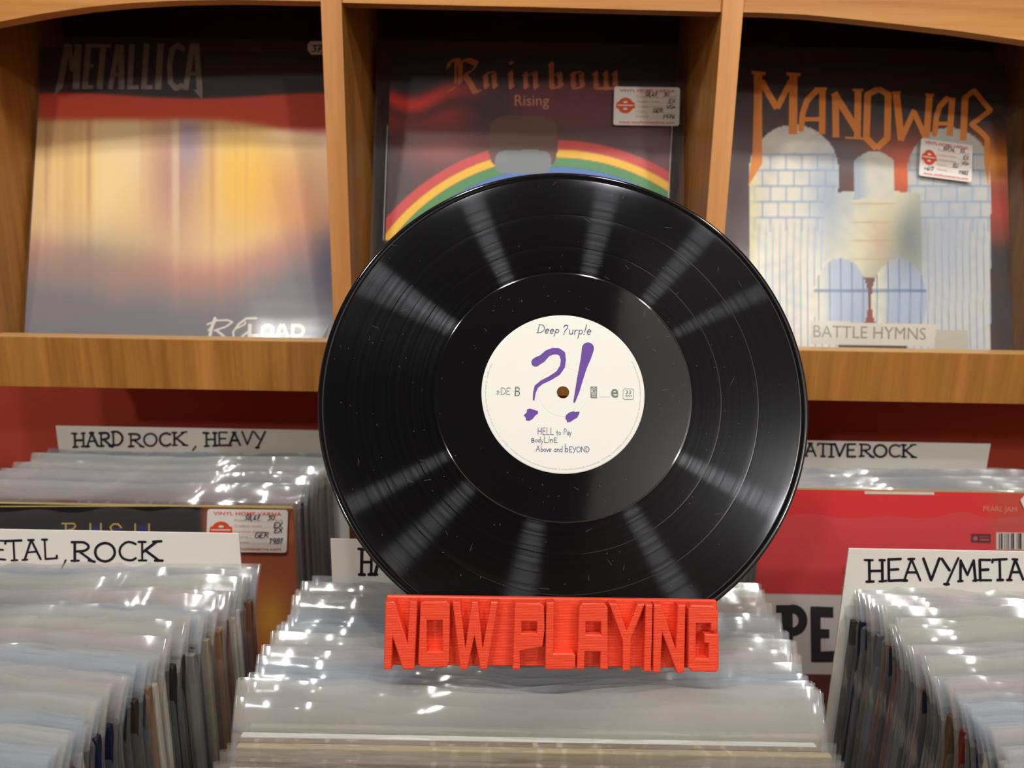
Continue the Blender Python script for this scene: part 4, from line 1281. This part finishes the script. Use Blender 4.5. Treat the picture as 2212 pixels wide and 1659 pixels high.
# ------------------------------------------------------------------ the black disc
disc = empty('vinyl_record', DC, 'black vinyl record with white label, standing in the red NOW PLAYING stand', 'vinyl record')
disc.rotation_euler = Matrix((DU, DV, DN)).transposed().to_euler()
def lathe(name, prof, mat, parent, seg=256, smooth=True):
    vs, fs = [], []
    n = len(prof)
    for k in range(seg):
        a_ = 2 * math.pi * k / seg
        for r, z in prof:
            vs.append((r * math.cos(a_), r * math.sin(a_), z))
    for k in range(seg):
        k2 = (k + 1) % seg
        for i in range(n - 1):
            fs.append([k * n + i, k2 * n + i, k2 * n + i + 1, k * n + i + 1])
    me = bpy.data.meshes.new(name)
    me.from_pydata(vs, [], fs)
    me.materials.append(mat)
    if smooth:
        me.polygons.foreach_set('use_smooth', [True] * len(me.polygons))
    me.update()
    o = bpy.data.objects.new(name, me)
    COL.objects.link(o)
    o.parent = parent
    return o
HR = 0.0037
body = lathe('disc_body', [(HR, 0.0003), (0.0040, 0.0003), (0.0487, 0.0003), (0.0490, 0.0003), (0.0498, 0.0002), (0.0501, 0.0002), (0.0776, 0.0002), (0.0779, 0.0002), (0.0781, 0.0001), (0.0784, 0.0001), (0.1448, 0.0001), (0.1452, 0.0001), (0.1462, 0.0005), (0.1478, 0.0008), (0.1489, 0.0006), (DR - 0.0002, 0.0001), (DR, -0.0005),
       (DR - 0.0002, -0.0011), (0.1478, -0.0016), (0.145, -0.0010), (0.05, -0.0010), (HR, -0.0011), (HR, 0.0003)], M_VINYL, disc)
# grooved band, one ring per track with smooth gaps between
tr = [0.0785, 0.0965, 0.1190, 0.1448]
for r0, r1 in zip(tr, tr[1:]):
    lathe('track', [(r0 + 0.0002, 0.00012), (r0 + 0.0006, 0.00014)] + [(r, 0.00014) for r in np.linspace(r0 + 0.001, r1 - 0.0008, 6)] + [(r1 - 0.0003, 0.00012)], M_GROOVE, disc)
lab = lathe('label', [(HR, 0.0002), (HR + 0.0001, 0.00062), (0.0150, 0.00062), (0.0153, 0.00045), (0.0157, 0.00062), (0.0492, 0.00062), (0.0497, 0.00042), (0.0497, 0.0)], M_LABEL, disc, 160, False)
LP = Pl(DC + DN * 0.00066, DN)
class DiscPrint(Print):
    """print on the label: stored in the disc's own frame"""
    def buildd(s, name, mat, off=0.00012):
        vs, fs = [], []
        for k, q in enumerate(s.polys):
            b = len(vs)
            for p in q:
                h = LP.hit(*p) - DC
                vs.append((h.dot(DU), h.dot(DV), 0.00066 + off + (k % 10) * 1.2e-5))
            fs.append(list(range(b, b + len(q))))
        me = bpy.data.meshes.new(name); me.from_pydata(vs, [], fs); me.materials.append(mat); me.update()
        o = bpy.data.objects.new(name, me); COL.objects.link(o); o.parent = lab
        return o
cl = crop(1020, 660, 4.255)
p = DiscPrint()
stext(p, 'Deep', (590, 250), (800, 258), 74, 7, 0.16, jit=0.02)
stext(p, '?urp!e', (830, 266), (1096, 266), 84, 7, 0.10, jit=0.02)
p.xf(cl).buildd('artist_name', M_PURPLE2)
p = DiscPrint()
q_ = [(583, 522), (600, 510), (640, 490), (690, 440), (740, 420), (790, 420), (828, 445), (838, 500), (830, 560), (790, 620), (720, 665), (640, 705), (590, 745), (572, 800), (565, 865)]
w_ = [80, 78, 70, 60, 58, 56, 56, 46, 46, 42, 40, 36, 34, 24, 16]
for k in range(len(q_) - 1):
    p.bar(q_[k], q_[k + 1], w_[k], w_[k + 1]); p.dot(q_[k], w_[k] / 2, 14)
p.dot(q_[-1], 8, 8)
q_ = [(1064, 395), (1045, 480), (1018, 570), (990, 680), (965, 790), (938, 885)]
w_ = [112, 92, 70, 56, 40, 18]
for k in range(len(q_) - 1):
    p.bar(q_[k], q_[k + 1], w_[k], w_[k + 1]); p.dot(q_[k], w_[k] / 2, 18)
p.dot(q_[-1], 9, 8)
p.poly([(505, 955), (530, 946), (560, 956), (604, 970), (606, 992), (580, 1010), (558, 1040), (525, 1060), (495, 1056), (492, 1030), (472, 1008), (500, 985)])
p.poly([(925, 972), (950, 978), (985, 974), (985, 992), (965, 1030), (930, 1050), (905, 1068), (872, 1074), (870, 1055), (856, 1040), (862, 1008), (890, 985)])
p.xf(cl).buildd('question_and_exclamation_mark', M_PURPLE)
p = DiscPrint()
stext(p, 'siDE', (220, 815), (352, 818), 60, 5, 0.04, jit=0.02); stext(p, 'B', (384, 828), (440, 829), 80, 6, 0.04)
stext(p, 'B', (392, 826), (436, 827), 68, 4, 0.04)
p.xf(cl).buildd('side_print', plain('grey_ink', srgb(112, 116, 108), 0.5, 0.3))
p = DiscPrint()
stext(p, 'HELL', (598, 1185), (752, 1187), 62, 5, jit=0.02); stext(p, 'to', (770, 1187), (818, 1188), 46, 4.5, jit=0.02); stext(p, 'Pay', (840, 1187), (912, 1190), 54, 4.5, jit=0.02)
stext(p, 'B', (542, 1256), (572, 1256), 34, 6); stext(p, 'ody', (574, 1256), (656, 1258), 50, 4.5, jit=0.02); stext(p, 'Lin', (658, 1258), (746, 1259), 64, 5, jit=0.02); stext(p, 'E', (748, 1258), (784, 1258), 42, 5)
stext(p, 'Above', (584, 1340), (730, 1344), 52, 4.5, jit=0.02); stext(p, 'and', (750, 1344), (832, 1345), 54, 4.5, jit=0.02); stext(p, 'b', (848, 1345), (886, 1345), 70, 6); stext(p, 'EYOND', (888, 1345), (1078, 1346), 48, 5, jit=0.02)
p.xf(cl).buildd('track_titles', M_PURPLE2)
p = DiscPrint()
p.poly([(1087, 745), (1148, 745), (1146, 853), (1087, 850)])
btext(p, 'e', (1274, 842), (1342, 844), 110, 0.02)
p.line([(1396, 766), (1476, 768), (1484, 776), (1482, 855), (1474, 863), (1394, 860), (1386, 852), (1388, 774), (1396, 766)], 3.5)
btext(p, '33', (1410, 812), (1460, 813), 32, 0.01); btext(p, 'RPM', (1410, 842), (1464, 843), 20, 0.0)
p.xf(cl).buildd('label_marks', M_GREYP)
p = DiscPrint()
p.line(arc(1118, 785, 24, 28, 20, 330, 12), 4).line(arc(1118, 785, 12, 16, -20, 300, 9), 4).bar((1098, 822), (1136, 823), 5).bar((1100, 836), (1136, 837), 4)
p.xf(cl).buildd('label_marks_light', M_LABEL, 0.0002)
p = DiscPrint()
btext(p, 'a project of', (1165, 843), (1262, 845), 12)
p.xf(cl).buildd('label_small_print', M_PALEP)
# tiny copyright ring round the rim of the label
me_v, me_f = [], []
words = 'All rights of the producer and of the owner of the work reproduced reserved. Unauthorised copying, hiring, lending, public performance and broadcasting prohibited.'
cu = bpy.data.curves.new('text', 'FONT'); cu.body = words; cu.resolution_u = 1
to = bpy.data.objects.new('text', cu); tm = bpy.data.meshes.new_from_object(to)
xs_ = [v.co.x for v in tm.vertices]; x0_, x1_ = min(xs_), max(xs_)
for v in tm.vertices:
    t_ = (v.co.x - x0_) / (x1_ - x0_)
    an = math.radians(158 + t_ * 228)
    rr = 0.0475 - v.co.y * 0.0014
    me_v.append((rr * math.cos(an), rr * math.sin(an), 0.00076))
tm2 = bpy.data.meshes.new('ring'); tm2.from_pydata(me_v, [], [list(f.vertices) for f in tm.polygons]); tm2.materials.append(M_PALEP); tm2.update()
ro = bpy.data.objects.new('rim_print', tm2); COL.objects.link(ro); ro.parent = lab
bpy.data.objects.remove(to)

# specks of dust and hair-fine scratches on the playing surface
vs, fs = [], []
for k in range(190):
    a_, r_ = random.uniform(0, 6.283), random.uniform(0.055, 0.146)
    x_, y_ = r_ * math.cos(a_), r_ * math.sin(a_)
    an = random.uniform(0, 3.14)
    l_ = random.choice((0.0003, 0.0003, 0.0004, 0.0006, 0.0022)) * random.uniform(0.6, 1.2)
    w_ = 0.00010 if l_ > 0.001 else 0.00018
    dx, dy = math.cos(an), math.sin(an)
    b = len(vs)
    for p_, q_ in ((-1, -1), (1, -1), (1, 1), (-1, 1)):
        vs.append((x_ + dx * l_ * p_ - dy * w_ * q_ * 0.5, y_ + dy * l_ * p_ + dx * w_ * q_ * 0.5, 0.0004))
    fs.append([b, b + 1, b + 2, b + 3])
me = bpy.data.meshes.new('dust'); me.from_pydata(vs, [], fs); me.materials.append(plain('dust_grey', srgb(120, 118, 112), 0.9, 0.1)); me.update()
do = bpy.data.objects.new('dust', me); COL.objects.link(do); do.parent = disc; do['kind'] = 'stuff'
